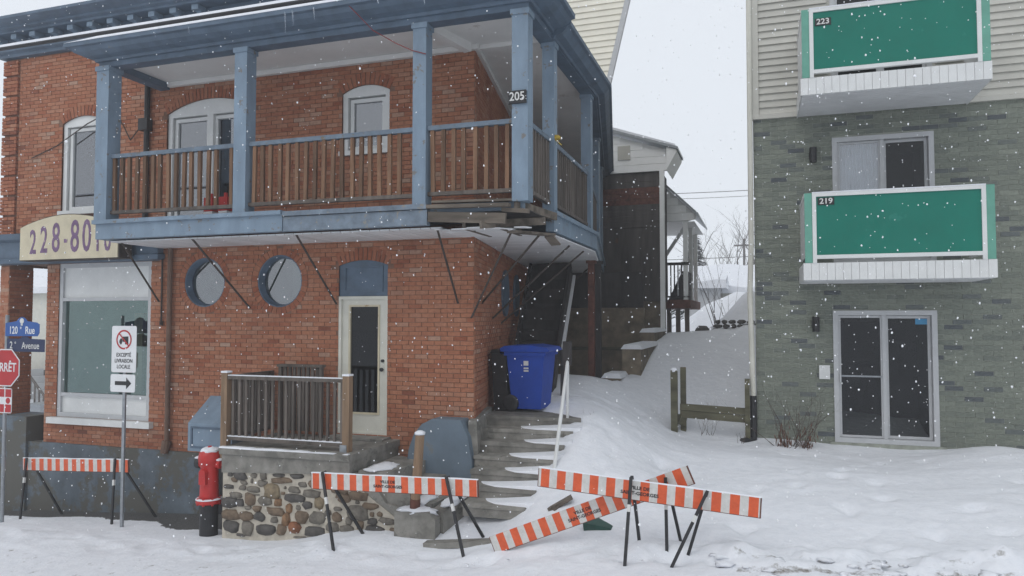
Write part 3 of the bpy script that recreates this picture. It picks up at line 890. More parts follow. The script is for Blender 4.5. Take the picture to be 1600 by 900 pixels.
# rotten corner: loose boards, open joists
rb = [((-4.05, 8.70, 4.31), (-2.98, 8.66, 4.24), .05, .13), ((-4.05, 8.67, 4.435), (-2.92, 8.64, 4.405), .09, .045), ((-4.0, 8.72, 4.50), (-2.75, 8.70, 4.47), .10, .03),
      ((-3.30, 8.62, 4.17), (-2.72, 9.5, 4.30), .05, .10), ((-2.86, 8.70, 4.42), (-2.66, 9.85, 4.40), .05, .10), ((-2.98, 8.9, 4.10), (-2.70, 9.75, 4.14), .16, .03),
      ((-3.05, 8.72, 4.36), (-2.70, 8.74, 4.33), .06, .05), ((-3.6, 8.8, 4.22), (-3.6, 9.8, 4.22), .045, .15), ((-3.15, 8.8, 4.22), (-3.15, 9.8, 4.22), .045, .15), ((-2.74, 9.80, 4.13), (-2.68, 9.95, 4.02), .16, .02)]
for a, b, w, h in rb:
    q = MB(); q.bar(a, b, w, h); obj('rotten_board', q, MT['rot'], balc)
rt = random.Random(31)
x = -4.02
while x < -2.85:      # torn soffit edge hanging at the corner, dark void above it
    w = rt.uniform(.10, .30); dz = rt.uniform(.0, .07); y0 = 8.74 + rt.uniform(0, .12)
    q = MB(); q.hexa([(x, y0 + .02, 4.150 - dz * .4), (x + w, y0 - .03 + rt.uniform(-.02, .05), 4.150 - dz), (x + w, 9.07, 4.155), (x, 9.07, 4.155), (x, y0 + .02, 4.165 - dz * .4), (x + w, y0 - .03, 4.165 - dz), (x + w, 9.07, 4.170), (x, 9.07, 4.170)])
    obj('torn_soffit_strip', q, MT['soffit'], balc); x += w * rt.uniform(.95, 1.15)
q = MB(); q.box(-4.0, -2.72, 8.84, 9.85, 4.345, 4.358); obj('subfloor', q, MT['dark'], balc)
# soffit boards under the floor: front run, then side run
x = -9.46; k = 0
while x < -4.0:
    q = MB(); q.box(x, x + .138, 8.80, 9.88, 4.165, 4.185, random.random()); obj('soffit_plank', q, MT['soffit'], balc); x += .15
y = 8.86
while y < 21.5:
    xe = -2.72 if y < 12.6 else -2.72 - (y - 12.6) * .1834
    xs_ = -4.0 if y < 9.75 else wf(y) + .01
    q = MB(); t = random.random()
    if y < 9.05: y += .15; continue
    if y > 9.9 or y < 9.6: xe2 = xe - (.35 if y < 9.7 else 0)
    else: xe2 = xe - .2
    q.hexa([(xs_, y, 4.155), (xe2, y, 4.155), (xe2, y + .138, 4.155), (xs_, y + .138, 4.155), (xs_, y, 4.175), (xe2, y, 4.175), (xe2, y + .138, 4.175), (xs_, y + .138, 4.175)], t)
    obj('soffit_plank', q, MT['soffit'], balc); y += .15
# columns
sd2 = (Vector(D) - Vector(C)).normalized()
cols = [(-9.50, 8.75, .24), (-6.97, 8.75, .21), (-4.17, 8.75, .19), (-2.79, 8.75, .21), (-2.76, 9.92, .17), (-2.80, 12.45, .17), (-3.30, 15.5, .17), (-3.85, 18.5, .17)]
for cx, cy_, w in cols:
    q = MB(); h = w / 2
    q.box(cx - h, cx + h, cy_ - h, cy_ + h, 4.45, 6.79)
    q.box(cx - h - .018, cx + h + .018, cy_ - h - .018, cy_ + h + .018, 6.79, 6.86)
    obj('column', q, MT['blue'], balc)
# rails and balusters
def railing(p, r, end, pitch, m, name='baluster'):
    p = Vector((*p, 0)); r = Vector((*r, 0)); d = (r - p); L = d.length; d.normalize()
    q = MB(); q.bar(p + Vector((0, 0, 5.47)), r + Vector((0, 0, 5.47)), .09, .06); obj('top_rail', q, MT['rblue'], balc)
    q = MB(); q.bar(p + Vector((0, 0, 4.61)), r + Vector((0, 0, 4.60)), .07, .05); obj('bottom_rail', q, MT['gwood'], balc)
    n = int(L / pitch); ang = math.atan2(d.y, d.x)
    for i in range(n):
        c = p + d * ((i + .5) * L / n + random.uniform(-.012, .012))
        if random.random() < .03: continue
        q = MB(); lean = random.uniform(-.012, .012); hw = .027; t = random.random()
        q.hexa([c + d * (-hw) + Vector((d.y, -d.x, 0)) * .03 + Vector((0, 0, 4.58)), c + d * hw + Vector((d.y, -d.x, 0)) * .03 + Vector((0, 0, 4.58)),
                c + d * hw + Vector((d.y, -d.x, 0)) * -.012 + Vector((0, 0, 4.58)), c + d * (-hw) + Vector((d.y, -d.x, 0)) * -.012 + Vector((0, 0, 4.58)),
                c + d * (lean - hw) + Vector((d.y, -d.x, 0)) * .03 + Vector((0, 0, 5.445)), c + d * (lean + hw) + Vector((d.y, -d.x, 0)) * .03 + Vector((0, 0, 5.445)),
                c + d * (lean + hw) + Vector((d.y, -d.x, 0)) * -.012 + Vector((0, 0, 5.445)), c + d * (lean - hw) + Vector((d.y, -d.x, 0)) * -.012 + Vector((0, 0, 5.445))], t)
        obj(name, q, m, balc)
railing((-9.38, 8.74), (-7.08, 8.74), 0, .137, MT['wood'])
railing((-6.86, 8.74), (-4.27, 8.74), 0, .137, MT['wood'])
railing((-4.07, 8.74), (-2.91, 8.74), 0, .137, MT['wood'])
railing((-2.77, 8.87), (-2.76, 9.83), 0, .12, MT['gwood'])
railing((-2.76, 10.01), (-2.80, 12.36), 0, .12, MT['gwood'])
railing((-2.83, 12.55), (-3.28, 15.4), 0, .13, MT['gwood'])
railing((-3.33, 15.6), (-3.83, 18.4), 0, .14, MT['gwood'])
# roof of the balcony: beam, crown, ceiling, deck with snow
q = MB()
q.sweep([W0, A, B, C, D], [(.10, 6.85), (.10, 7.02), (-.10, 7.02), (-.10, 6.85)])
crown = [(.102, 6.93), (.14, 6.93), (.15, 6.97), (.25, 6.99), (.34, 7.03), (.39, 7.08), (.44, 7.09), (.44, 7.15), (-.1, 7.18), (-.1, 7.03), (.102, 7.03)]
q.sweep([W0, A, B, (-2.78, 9.72)], crown)
lowc = [(o * (1.0 if o < .3 else .85), z - .07) for o, z in crown]
q.sweep([(-2.78, 9.724), C, D], [(o, max(z, 6.86)) for o, z in lowc])
q.slab([(-9.45, 8.7), (-2.8, 8.7), (-2.8, 12.6), (-4.5, 22.2), (wf(22.2), 22.2), (-3.88, 9.89), (-9.45, 9.89)], 7.03, 7.12)
proof = obj('balcony_roof', q, MT['dblue'], brk)
q = MB(); q.slab([(-9.40, 8.86), (-2.9, 8.86), (-2.9, 12.6), (-4.66, 22.2), (wf(22.2), 22.2), (-3.88, 9.885), (-9.40, 9.885)], 6.96, 7.025); obj('ceiling', q, MT['ceil'], proof)
q = MB(); q.sweep([(-9.38, 9.84), (-3.80, 9.84)], [(.04, 6.88), (.04, 6.955), (-.03, 6.955), (-.03, 6.88)]); q.bar((-3.84, 9.86, 6.92), (wf(21) + .03, 21, 6.92), .06, .07)
q.bar((-4.17, 8.84, 6.90), (-3.95, 9.8, 6.90), .12, .12); q.bar((-3.82, 9.92, 6.93), (-2.9, 9.95, 6.93), .08, .06); obj('ceiling_trim', q, MT['ceil'], proof)
q = MB()
n = 60; pr = []
for k in range(n + 1):
    x = -9.93 + (7.0) * k / n
    h = .065 + .02 * noise.noise(Vector((x * 1.1, 0, 0))) ; h *= min(1, .25 + (x + 9.93) / 1.2) * min(1, max(.1, (-2.9 - x) / 2.5))
    pr.append((x, h))
for (xa, ha), (xb, hb) in zip(pr[:-1], pr[1:]):
    q.hexa([(xa, 8.305, 7.152), (xb, 8.305, 7.152), (xb, 9.88, 7.185), (xa, 9.88, 7.185), (xa, 8.335, 7.152 + ha), (xb, 8.335, 7.152 + hb), (xb, 9.88, 7.35), (xa, 9.88, 7.35)])
obj('roof_snow', q, MT['snow'], proof)
q = MB(); q.slab([(-2.52, 9.95), (-2.52, 12.6), (-4.28, 22.2), (wf(22.2), 22.2), (wf(9.95) + .01, 9.95)], 7.12, 7.22); obj('side_roof_snow', q, MT['snow'], proof)  # side snow added so it bounces light up onto the cream siding
for x, L in ((-6.0, .30), (-5.88, .20), (-5.55, .16), (-3.95, .17), (-7.6, .1), (-4.6, .08), (-8.2, .08)):
    q = MB(); q.tube((x, 8.315, 7.11), (x + .01, 8.315, 7.11 - L), .012, .002, n=6); obj('icicle', q, MT['ice'], proof)
# brace rods from the balcony edge to the wall
rods = [((-9.4, 8.95, 4.18), (-9.55, 9.88, 3.28)), ((-7.95, 8.82, 4.19), (-7.72, 9.88, 3.16)), ((-6.15, 8.82, 4.19), (-6.14, 9.88, 3.22)), ((-3.98, 8.82, 4.16), (-4.13, 9.88, 3.22)),
        ((-2.98, 8.95, 4.15), (-3.95, 9.92, 2.98)), ((-2.80, 9.6, 4.15), (-4.02, 10.5, 3.2)), ((-2.85, 11.4, 4.15), (-4.2, 11.4, 2.95)), ((-2.85, 12.4, 4.15), (-4.33, 12.3, 2.9)), ((-3.2, 15, 4.15), (-4.6, 15, 3.0))]
for a, b in rods:
    q = MB(); q.tube(a, b, .016, n=6); obj('brace_rod', q, MT['rod'], balc)
# house number on the corner column
q = MB(); q.box(-2.93, -2.70, 8.61, 8.640, 5.66, 5.82); plq = obj('number_plaque', q, MT['ink'], balc)
text('house_number', '205', .15, MT['pale'], balc, (-2.815, 8.606, 5.74), sx=.9, bold=.002)
q = MB(); q.blob((-2.68, 9.92, 5.52), .07, .07, .035, 2, .5, 3, 4); q.bar((-2.68, 9.9, 5.5), (-2.58, 9.86, 5.40), .04, .01); obj('yellow_rag', q, MT['yellow'], balc)

# ---------------------------------------------------------------- main cornice
q = MB()
pth = [(-13.22, 12), (-13.22, YF), (-3.9, YF)]
q.sweep(pth, [(.0, 7.78), (.09, 7.79), (.09, 7.85), (.15, 7.88), (.15, 7.95), (.0, 7.98)])
q.sweep(pth, [(.03, 7.98), (.03, 8.17), (.0, 8.17), (.0, 7.98)])
q.sweep(pth, [(.0, 8.15), (.26, 8.16), (.26, 8.20), (.32, 8.22), (.32, 8.26), (.40, 8.29), (.48, 8.33), (.48, 8.38), (.0, 8.40)])
corn = obj('cornice', q, MT['dblue'], brk)
x = -13.3
while x < -8.5:
    q = MB(); q.box(x, x + .13, YF - .22, YF - .03, 8.07, 8.155); q.box(x + .02, x + .11, YF - .12, YF - .03, 8.01, 8.07); obj('cornice_bracket', q, MT['blue'], corn); x += .45
q = MB(); q.slab([(-13.2, YF + .02), (-3.9, YF + .02), (P1.x, P1.y), (-13.2, P1.y)], 8.2, 8.3); obj('roof', q, MT['dark'], brk)
# cream lap-sided wall of the set-back top floor, flaring out towards its eave
YU = 14.5
xu = lambda z: -2.42 + (z - 9.33) * .24
q = MB(); q.prism([(-8.5, 7.2), (xu(7.2), 7.2), (xu(11.2), 11.2), (-8.5, 11.2)], YU, YU + .22); q.box(-8.5, -5.6, YU + .22, YU + 6, 7.2, 11.2)
upst = obj('upper_storey', q, MT['siding'], brk)
z = 7.2
while z < 11.1:
    t = random.random(); z1 = z + .125
    q = MB(); q.hexa([(-5.5, YU - .035, z), (xu(z) - .04, YU - .035, z), (xu(z) - .04, YU - .004, z), (-5.5, YU - .004, z), (-5.5, YU - .010, z1), (xu(z1) - .04, YU - .010, z1), (xu(z1) - .04, YU - .004, z1), (-5.5, YU - .004, z1)], t)
    obj('siding_board', q, MT['eave'], upst); z = z1
q = MB(); q.bar((xu(7.2), YU + .0, 7.2), (xu(11.2), YU + .0, 11.2), .10, .08, up=(0, 1, 0)); obj('edge_trim', q, MT['alu'], upst)

# shopfront cornice over the left windows
q = MB()
q.sweep([(-13.26, 10.6), (-13.26, YF), (-9.62, YF), (-9.62, YF + .01)], [(.0, 3.965), (.16, 3.98), (.18, 4.06), (.14, 4.08), (.14, 4.36), (.22, 4.40), (.26, 4.50), (.0, 4.54)])
obj('shop_cornice', q, MT['dblue'], brk)

# sign box with a telephone number
sgn = thing('number_sign', (-11.0, 9.5, 3.98), 'cream arched sign box lettered 228-8010 in purple beside the balcony', 'sign')
q = MB()
top = [(-12.12 + 2.2 * k / 16, 4.56 + .20 * math.sin(math.pi * (k / 16) ** .92 * .98)) for k in range(17)]
pts = [(-12.12, 3.985)] + top + [(-9.92, 3.985)]
q.prism(pts, 9.40, 9.66)
obj('sign_box', q, MT['rod'], sgn)
q = MB(); c_ = (-11.02, 4.3); q.prism([(c_[0] + (x - c_[0]) * .985, c_[1] + (z - c_[1]) * .965) for x, z in pts], 9.385, 9.405); face = obj('sign_face', q, MT['signc'], sgn)
for i, (ch, x, zz, sz) in enumerate((('2', -11.80, 4.28, .58), ('2', -11.55, 4.31, .64), ('8', -11.28, 4.335, .70), ('-', -11.06, 4.34, .5), ('8', -10.86, 4.345, .76), ('0', -10.60, 4.345, .76), ('1', -10.36, 4.32, .68), ('0', -10.15, 4.29, .60))):
    text('numeral', ch, sz, MT['purple'], sgn, (x, 9.382, zz), sx=.54, bold=.008)
STONES = [(-6.87, 0.81, 0.11, 0.05, 'd'), (-6.65, 0.83, 0.05, 0.03, 'g'), (-6.49, 0.83, 0.05, 0.05, 'g'), (-6.24, 0.86, 0.1, 0.02, 'd'), (-5.96, 0.86, 0.11, 0.03, 'd'), (-7.04, 0.82, 0.04, 0.03, 'd'), (-6.97, 0.75, 0.05, 0.03, 'b'), (-6.81, 0.72, 0.06, 0.03, 'g'), (-6.51, 0.73, 0.08, 0.04, 'g'), (-6.2, 0.79, 0.18, 0.04, 'b'), (-5.87, 0.76, 0.07, 0.03, 'g'), (-6.68, 0.75, 0.02, 0.03, 'g'), (-7.07, 0.65, 0.08, 0.03, 'd'), (-6.83, 0.65, 0.06, 0.03, 'g'), (-6.65, 0.64, 0.1, 0.04, 'g'), (-6.35, 0.64, 0.13, 0.09, 't'), (-6.14, 0.7, 0.02, 0.02, 'g'), (-5.99, 0.68, 0.09, 0.04, 'g'), (-5.66, 0.77, 0.11, 0.05, 'b'), (-6.94, 0.54, 0.1, 0.04, 'g'), (-6.61, 0.57, 0.06, 0.01, 'g'), (-6.17, 0.62, 0.03, 0.02, 'b'), (-5.73, 0.65, 0.12, 0.05, 'g'), (-5.98, 0.57, 0.16, 0.05, 'd'), (-7.06, 0.43, 0.13, 0.08, 'd'), (-6.87, 0.44, 0.06, 0.05, 'd'), (-6.7, 0.5, 0.09, 0.08, 'b'), (-6.46, 0.5, 0.11, 0.06, 'g'), (-6.25, 0.49, 0.06, 0.05, 'o'), (-5.6, 0.53, 0.07, 0.08, 't'), (-6.74, 0.38, 0.06, 0.03, 'g'), (-6.59, 0.38, 0.07, 0.04, 'b'), (-6.29, 0.37, 0.14, 0.05, 'b'), (-6.07, 0.42, 0.05, 0.06, 'o'), (-5.93, 0.45, 0.04, 0.03, 'g'), (-5.79, 0.49, 0.07, 0.05, 'd'), (-7.03, 0.27, 0.14, 0.07, 'b'), (-6.77, 0.26, 0.11, 0.06, 'b'), (-6.55, 0.28, 0.09, 0.06, 'd'), (-6.31, 0.25, 0.06, 0.04, 'g'), (-6.12, 0.28, 0.06, 0.08, 'o'), (-5.87, 0.32, 0.1, 0.08, 'b'), (-5.63, 0.34, 0.12, 0.08, 'g'), (-7.01, 0.1, 0.13, 0.08, 'd'), (-6.75, 0.1, 0.1, 0.09, 'g'), (-6.45, 0.11, 0.15, 0.07, 'd'), (-6.19, 0.13, 0.08, 0.07, 'b'), (-5.98, 0.18, 0.1, 0.07, 'r'), (-5.67, 0.15, 0.15, 0.07, 'd'), (-6.85, -0.0, 0.07, 0.02, 'd'), (-5.89, 0.06, 0.11, 0.01, 'g'), (-5.3, 0.72, 0.12, 0.04, 'b'), (-5.22, 0.63, 0.11, 0.06, 'b'), (-5.02, 0.67, 0.12, 0.06, 'b'), (-4.84, 0.55, 0.12, 0.04, 'b'), (-5.03, 0.59, 0.03, 0.02, 'g'), (-5.32, 0.48, 0.06, 0.03, 'g'), (-5.03, 0.45, 0.15, 0.09, 'g'), (-5.33, 0.37, 0.07, 0.06, 'b'), (-4.81, 0.45, 0.03, 0.03, 'b'), (-4.7, 0.46, 0.04, 0.03, 'b'), (-5.47, 0.42, 0.05, 0.04, 'g'), (-4.8, 0.36, 0.08, 0.04, 'd'), (-4.98, 0.3, 0.05, 0.07, 'b'), (-4.59, 0.38, 0.12, 0.04, 'g'), (-5.4, 0.24, 0.09, 0.06, 'g'), (-5.18, 0.22, 0.1, 0.06, 'g'), (-4.77, 0.24, 0.13, 0.07, 'd'), (-4.5, 0.28, 0.06, 0.02, 'b'), (-4.53, 0.19, 0.04, 0.03, 'b'), (-5.02, 0.17, 0.07, 0.03, 'd'), (-5.15, 0.34, 0.05, 0.05, 'g')]
SK = dict(g='stone_grey', d='stone_dark', b='stone_brown', t='stone_tan', o='stone_orange', r='stone_rust')

# ------------------------------------------------------------------ entrance landing with cobbled wall
lan = thing('entrance_landing', (-6.1, 9.2, 0), 'concrete entrance landing on a cobblestone wall below the glass door', 'landing')
q = MB()
q.hexa([(-7.20, 8.60, 1.10), (-5.12, 8.58, 1.12), (-5.05, 9.89, 1.12), (-7.20, 9.89, 1.12), (-7.20, 8.58, 1.19), (-5.12, 8.56, 1.205), (-5.05, 9.89, 1.215), (-7.20, 9.89, 1.21)])
q.hexa([(-7.18, 8.63, .84), (-5.13, 8.61, .95), (-5.07, 9.88, .95), (-7.18, 9.88, .90), (-7.18, 8.63, 1.10), (-5.13, 8.61, 1.119), (-5.07, 9.88, 1.119), (-7.18, 9.88, 1.10)])
obj('slab', q, MT['conc'], lan)
q = MB(); q.box(-6.15, -5.2, 9.62, 9.89, 1.215, 1.245); obj('door_sill', q, MT['conc'], lan)
q = MB()
q.prism([(-7.17, -.5), (-4.36, -.5), (-4.36, .36), (-5.12, .84), (-5.13, .945), (-7.17, .835)], 8.65, 9.0)
cob = obj('cobble_wall', q, MT['smort'], lan)
for i, (x, z, w, h, k) in enumerate(STONES):
    q = MB()
    # squarish rounded cobble, half sunk in the mortar
    V0 = ICO[2]; kk = len(q.v)
    ang = random.uniform(-.25, .25); e = random.uniform(.62, .85)
    for p in V0[0]:
        dd = 1 + .38 * noise.noise(Vector((p[0] * 1.3 + i * 3.1, p[1] * 1.3, p[2] * 1.3 + i))) + .10 * noise.noise(Vector((p[0] * 3 + i, p[1] * 3, p[2] * 3)))
        f = lambda a: math.copysign(abs(a) ** e, a)
        px_, pz_ = f(p[0]) * w * dd * 1.06, f(p[2]) * h * dd * 1.10
        q.v.append((x + px_ * math.cos(ang * .5) - pz_ * math.sin(ang * .5), 8.652 + p[1] * min(.05, .5 * min(w, h) + .02), z + px_ * math.sin(ang * .5) * .6 + pz_))
    for fc in V0[1]: q.f.append([kk + a for a in fc]); q.t.append(.5)
    obj('cobble', q, MT[SK[k]], cob, smooth=True)
# steps down to the right
for k, (x0, x1, z) in enumerate(((-5.05, -4.62, 1.00), (-4.62, -4.30, .82), (-4.30, -4.0, .64))):
    q = MB(); q.hexa([(x0, 8.70, z - .55), (x1, 8.72, z - .55), (x1 + .12, 9.6, z - .55), (x0, 9.8, z - .55), (x0, 8.70, z - .01), (x1, 8.72, z - .012), (x1 + .12, 9.6, z), (x0, 9.8, z)])
    st = obj('step', q, MT['conc'], lan)
    q = MB(); q.blob(((x0 + x1) / 2 - .02, 9.0, z - .012), (x1 - x0) / 2 - .02, .30, .038, 3, .5, 2.2, k + 3.0); obj('step_snow', q, MT['snow'], st, smooth=True)
q = MB()
q.prism([(-4.42, -.4), (-3.86, -.4), (-3.84, .50), (-3.95, .58), (-4.40, .56)], 8.48, 8.75)
q.hexa([(-3.98, 8.70, -.2), (-3.80, 8.64, -.2), (-3.52, 9.62, -.2), (-3.78, 9.66, -.2), (-3.98, 8.70, .57), (-3.80, 8.64, .56), (-3.52, 9.62, .80), (-3.78, 9.66, .82)])
q.prism([(-5.13, .845), (-4.36, .362), (-4.36, .55), (-4.62, .60), (-4.75, .78), (-5.08, .96)], 8.66, 8.80)
obj('curb', q, MT['conc'], lan)
q = MB(); q.blob((-4.14, 8.61, .565), .27, .12, .055, 3, .4, 2.0, 1.5); obj('curb_snow', q, MT['snow'], lan, smooth=True)
q = MB(); q.blob((-3.78, 9.05, .655), .10, .42, .06, 3, .4, 2.0, 4.5); obj('curb_snow', q, MT['snow'], lan, smooth=True)
q = MB(); n = 40
for k in range(n):
    a, e = -7.19 + 2.05 * k / n, -7.19 + 2.05 * (k + 1) / n
    f = lambda u: max(.004, .02 + .02 * noise.noise(Vector((u * 3.1, 2, 0))) + .008 * noise.noise(Vector((u * 9, 5, 0))))
    d_ = lambda u: 8.66 + .05 * noise.noise(Vector((u * 4, 7, 0)))
    q.hexa([(a, 8.572, 1.19), (e, 8.572, 1.19), (e, d_(e) + .02, 1.19), (a, d_(a) + .02, 1.19), (a, 8.585, 1.19 + f(a)), (e, 8.585, 1.19 + f(e)), (e, d_(e), 1.19 + f(e)), (a, d_(a), 1.19 + f(a))])
obj('edge_snow', q, MT['snow'], lan)
# wooden guard rail standing on the slab
grd = thing('guard_rail', (-6.27, 8.8, 1.21), 'dark wooden guard rail with brown posts on the concrete landing', 'railing')
for x in (-7.26, -5.28):
    q = MB(); q.box(x - .05, x + .05, 8.75, 8.85, 1.0 if x < -7 else 1.19, 2.22); p_ = obj('post', q, MT['post'], grd)
    q = MB(); q.box(x - .055, x + .055, 8.745, 8.855, 2.22, 2.245); obj('snow_cap', q, MT['snow'], p_)
q = MB(); q.box(-7.21, -5.33, 8.76, 8.84, 2.13, 2.18); obj('top_rail', q, MT['gwood'], grd)
q = MB(); q.box(-7.21, -5.33, 8.77, 8.83, 1.27, 1.32); obj('bottom_rail', q, MT['gwood'], grd)
q = MB(); q.box(-7.21, -5.33, 8.765, 8.835, 2.18, 2.192); q.box(-7.21, -5.33, 8.77, 8.83, 1.32, 1.332); obj('rail_snow', q, MT['snow'], grd)
for k in range(17):
    x = -7.15 + k * .1105
    q = MB(); q.box(x, x + .036, 8.785, 8.815, 1.31, 2.14, random.random()); obj('baluster', q, MT['gwood'], grd)
q = MB(); q.box(-5.36, -5.26, 8.74, 8.75, 1.20, 1.30); obj('post_bracket', q, MT['galv'], grd)
for k in range(15):     # return rail to the wall
    y = 8.92 + k * .066; q = MB(); q.box(-7.275, -7.245, y, y + .03, 1.31, 2.14, random.random()); obj('baluster', q, MT['gwood'], grd)
q = MB(); q.box(-7.29, -7.23, 8.86, 9.86, 2.13, 2.18); q.box(-7.28, -7.24, 8.86, 9.86, 1.27, 1.32); obj('return_rail', q, MT['gwood'], grd)
q = MB(); q.box(-7.0, -6.2, 9.60, 9.70, 2.26, 2.30); q.box(-6.98, -6.93, 9.62, 9.68, 1.21, 2.26); q.box(-6.27, -6.22, 9.62, 9.68, 1.21, 2.26)
for k in range(8): q.box(-6.9 + k * .08, -6.85 + k * .08, 9.64, 9.67, 1.3, 2.26)
solo('wooden_rack', q, MT['gwood'], (-6.6, 9.65, 1.21), 'dark slatted wooden rack against the brick behind the guard rail', 'rack')
q = MB(); q.tube((-4.17, 8.58, .55), (-4.09, 8.56, 1.53), .062, .058, n=12)
wp = thing('wooden_post', (-4.17, 8.58, .55), 'round brown wooden post with snow cap at foot of the steps', 'post')
obj('shaft', q, MT['post'], wp)
q = MB(); q.lathe((-4.09, 8.56, 1.53), [(.066, 0), (.068, .03), (.03, .05)], 12); obj('snow_cap', q, MT['snow'], wp, smooth=True)
q = MB(); q.tube((-4.17, 8.58, .56), (-4.157, 8.577, .72), .066, n=12); obj('rusty_sleeve', q, MT['rust'], wp)

# ------------------------------------------------------------------ concrete side steps
sts = thing('side_steps', (-3.2, 10.2, .5), 'cracked concrete steps climbing beside the building to the recycling bin', 'steps')
for k in range(7):
    y0 = 10.45 - .27 * k; zt = 1.55 - .150 * k; xl = -3.95 + .055 * k; xr = -2.46 - .055 * k
    y1 = 12.4 if k == 0 else y0 + .5
    j = lambda: random.uniform(-.025, .025)
    xb_ = xr - (.5 if k == 0 else 0); f0, f1 = y0 + j(), y0 + .02 + j()
    q = MB(); q.hexa([(xl, f0 + .013, zt - .165), (xr - .02, f1 + .013, zt - .165), (xb_, y1, zt - .165), (xl, y1, zt - .165), (xl, f0 + .013, zt - .052), (xr - .02, f1 + .013, zt - .052), (xb_, y1, zt - .052), (xl, y1, zt - .052)])
    q.hexa([(xl - .01, f0, zt - .051), (xr, f1, zt - .051), (xb_, y1, zt - .051), (xl - .01, y1, zt - .051), (xl - .01, f0 + .006, zt + j() * .3), (xr, f1 + .006, zt + j() * .3), (xb_, y1, zt), (xl - .01, y1, zt)])
    q.t = [random.random()] * len(q.t)
    st = obj('step', q, MT['conc'], sts)
    if k:       # thin drifted snow lying on the tread, thicker towards the bank
        rk = random.Random(50 + k); q = MB(); n = 14; xs_ = xl + (.70 - .10 * k) + rk.uniform(-.12, .12); xe = xr + .1
        for a in range(n):
            xa, xb = xs_ + (xe - xs_) * a / n, xs_ + (xe - xs_) * (a + 1) / n
            fr = lambda u: y0 + .25 - .20 * min(1, ((u - xs_) / (xe - xs_) / .3)) ** .5 + .03 * noise.noise(Vector((u * 5, k, 0)))
            ht = lambda u: .006 + .05 * ((u - xs_) / (xe - xs_)) ** 1.2
            q.hexa([(xa, fr(xa), zt - .012), (xb, fr(xb), zt - .012), (xb, y0 + .30, zt - .012), (xa, y0 + .30, zt - .012), (xa, fr(xa) + .03, zt + ht(xa)), (xb, fr(xb) + .03, zt + ht(xb)), (xb, y0 + .30, zt + ht(xb) * 1.6), (xa, y0 + .30, zt + ht(xa) * 1.6)])
        obj('step_snow', q, MT['snow'], st)
hr = thing('pipe_handrail', (-2.6, 9.9, 1.0), 'white bent pipe handrail beside the concrete side steps', 'handrail')
q = MB(); q.tube((-2.56, 9.12, .55), (-2.67, 10.55, 2.38), .026, n=8); obj('sloping_pipe', q, MT['white'], hr)
q = MB(); q.tube((-2.68, 10.56, 1.5), (-2.67, 10.55, 2.38), .022, n=8); obj('upright_pipe', q, MT['white'], hr)
q = MB(); q.box(-2.74, -2.62, 10.52, 10.60, 2.32, 2.66); obj('post_head', q, MT['dark'], hr)

# recycling bin
bn = thing('recycling_bin', (-3.52, 11.25, 1.55), 'blue wheeled recycling bin on top of the concrete steps', 'bin')
q = MB()
q.hexa([(-3.66, 10.95, 1.60), (-3.20, 10.95, 1.60), (-3.20, 11.5, 1.60), (-3.66, 11.5, 1.60), (-3.74, 10.90, 2.46), (-3.13, 10.90, 2.46), (-3.13, 11.56, 2.46), (-3.74, 11.56, 2.46)])
obj('body', q, MT['bin'], bn)
q = MB(); q.box(-3.77, -3.10, 10.87, 11.59, 2.42, 2.475); obj('rim', q, MT['bin'], bn)
q = MB(); P = [(-3.82, 2.48), (-3.06, 2.48), (-3.03, 2.50), (-3.08, 2.55), (-3.35, 2.585), (-3.76, 2.57), (-3.83, 2.53)]; q.prism(P, 10.85, 11.61); obj('lid', q, MT['bin'], bn)
for y in (10.92, 11.54):
    q = MB(); q.lathe((-3.68, y, 1.685), [(.0, -.03), (.10, -.028), (.13, -.02), (.13, .02), (.10, .028), (0, .03)], 18, 'Y'); w_ = obj('wheel', q, MT['black'], bn)
    q = MB(); q.lathe((-3.68, y, 1.685), [(.05, -.034), (.05, .034)], 12, 'Y'); obj('hub', q, MT['ink'], w_)
q = MB(); q.tube((-3.85, 10.95, 2.44), (-3.85, 11.52, 2.44), .016, n=8); obj('handle', q, MT['bin'], bn)
for z0, z1 in ((2.27, 2.34), (2.215, 2.24), (2.175, 2.20)):
    yy = 10.90 + (2.46 - z0) * .0581 - .004
    q = MB(); q.box(-3.46, -3.385, yy - .004, yy + .02, z0, z1); obj('label_print', q, MT['pale'], bn)
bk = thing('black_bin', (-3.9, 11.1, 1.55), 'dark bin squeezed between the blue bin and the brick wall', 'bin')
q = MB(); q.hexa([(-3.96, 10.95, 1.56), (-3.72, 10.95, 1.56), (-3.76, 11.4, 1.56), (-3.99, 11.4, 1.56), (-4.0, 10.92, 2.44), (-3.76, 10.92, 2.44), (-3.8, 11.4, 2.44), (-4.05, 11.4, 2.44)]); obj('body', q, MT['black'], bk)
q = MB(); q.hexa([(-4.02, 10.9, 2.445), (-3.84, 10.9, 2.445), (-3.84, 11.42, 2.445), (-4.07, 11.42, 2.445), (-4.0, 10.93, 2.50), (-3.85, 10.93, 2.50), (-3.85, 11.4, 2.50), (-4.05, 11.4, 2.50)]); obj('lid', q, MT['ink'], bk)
q = MB(); q.lathe((-2.88, 11.7, 1.53), [(.15, 0), (.17, .03), (.15, .07), (.08, .08)], 16); solo('red_tub', q, MT['red'], (-2.88, 11.7, 1.53), 'low red plastic tub lying right of the blue bin', 'tub')

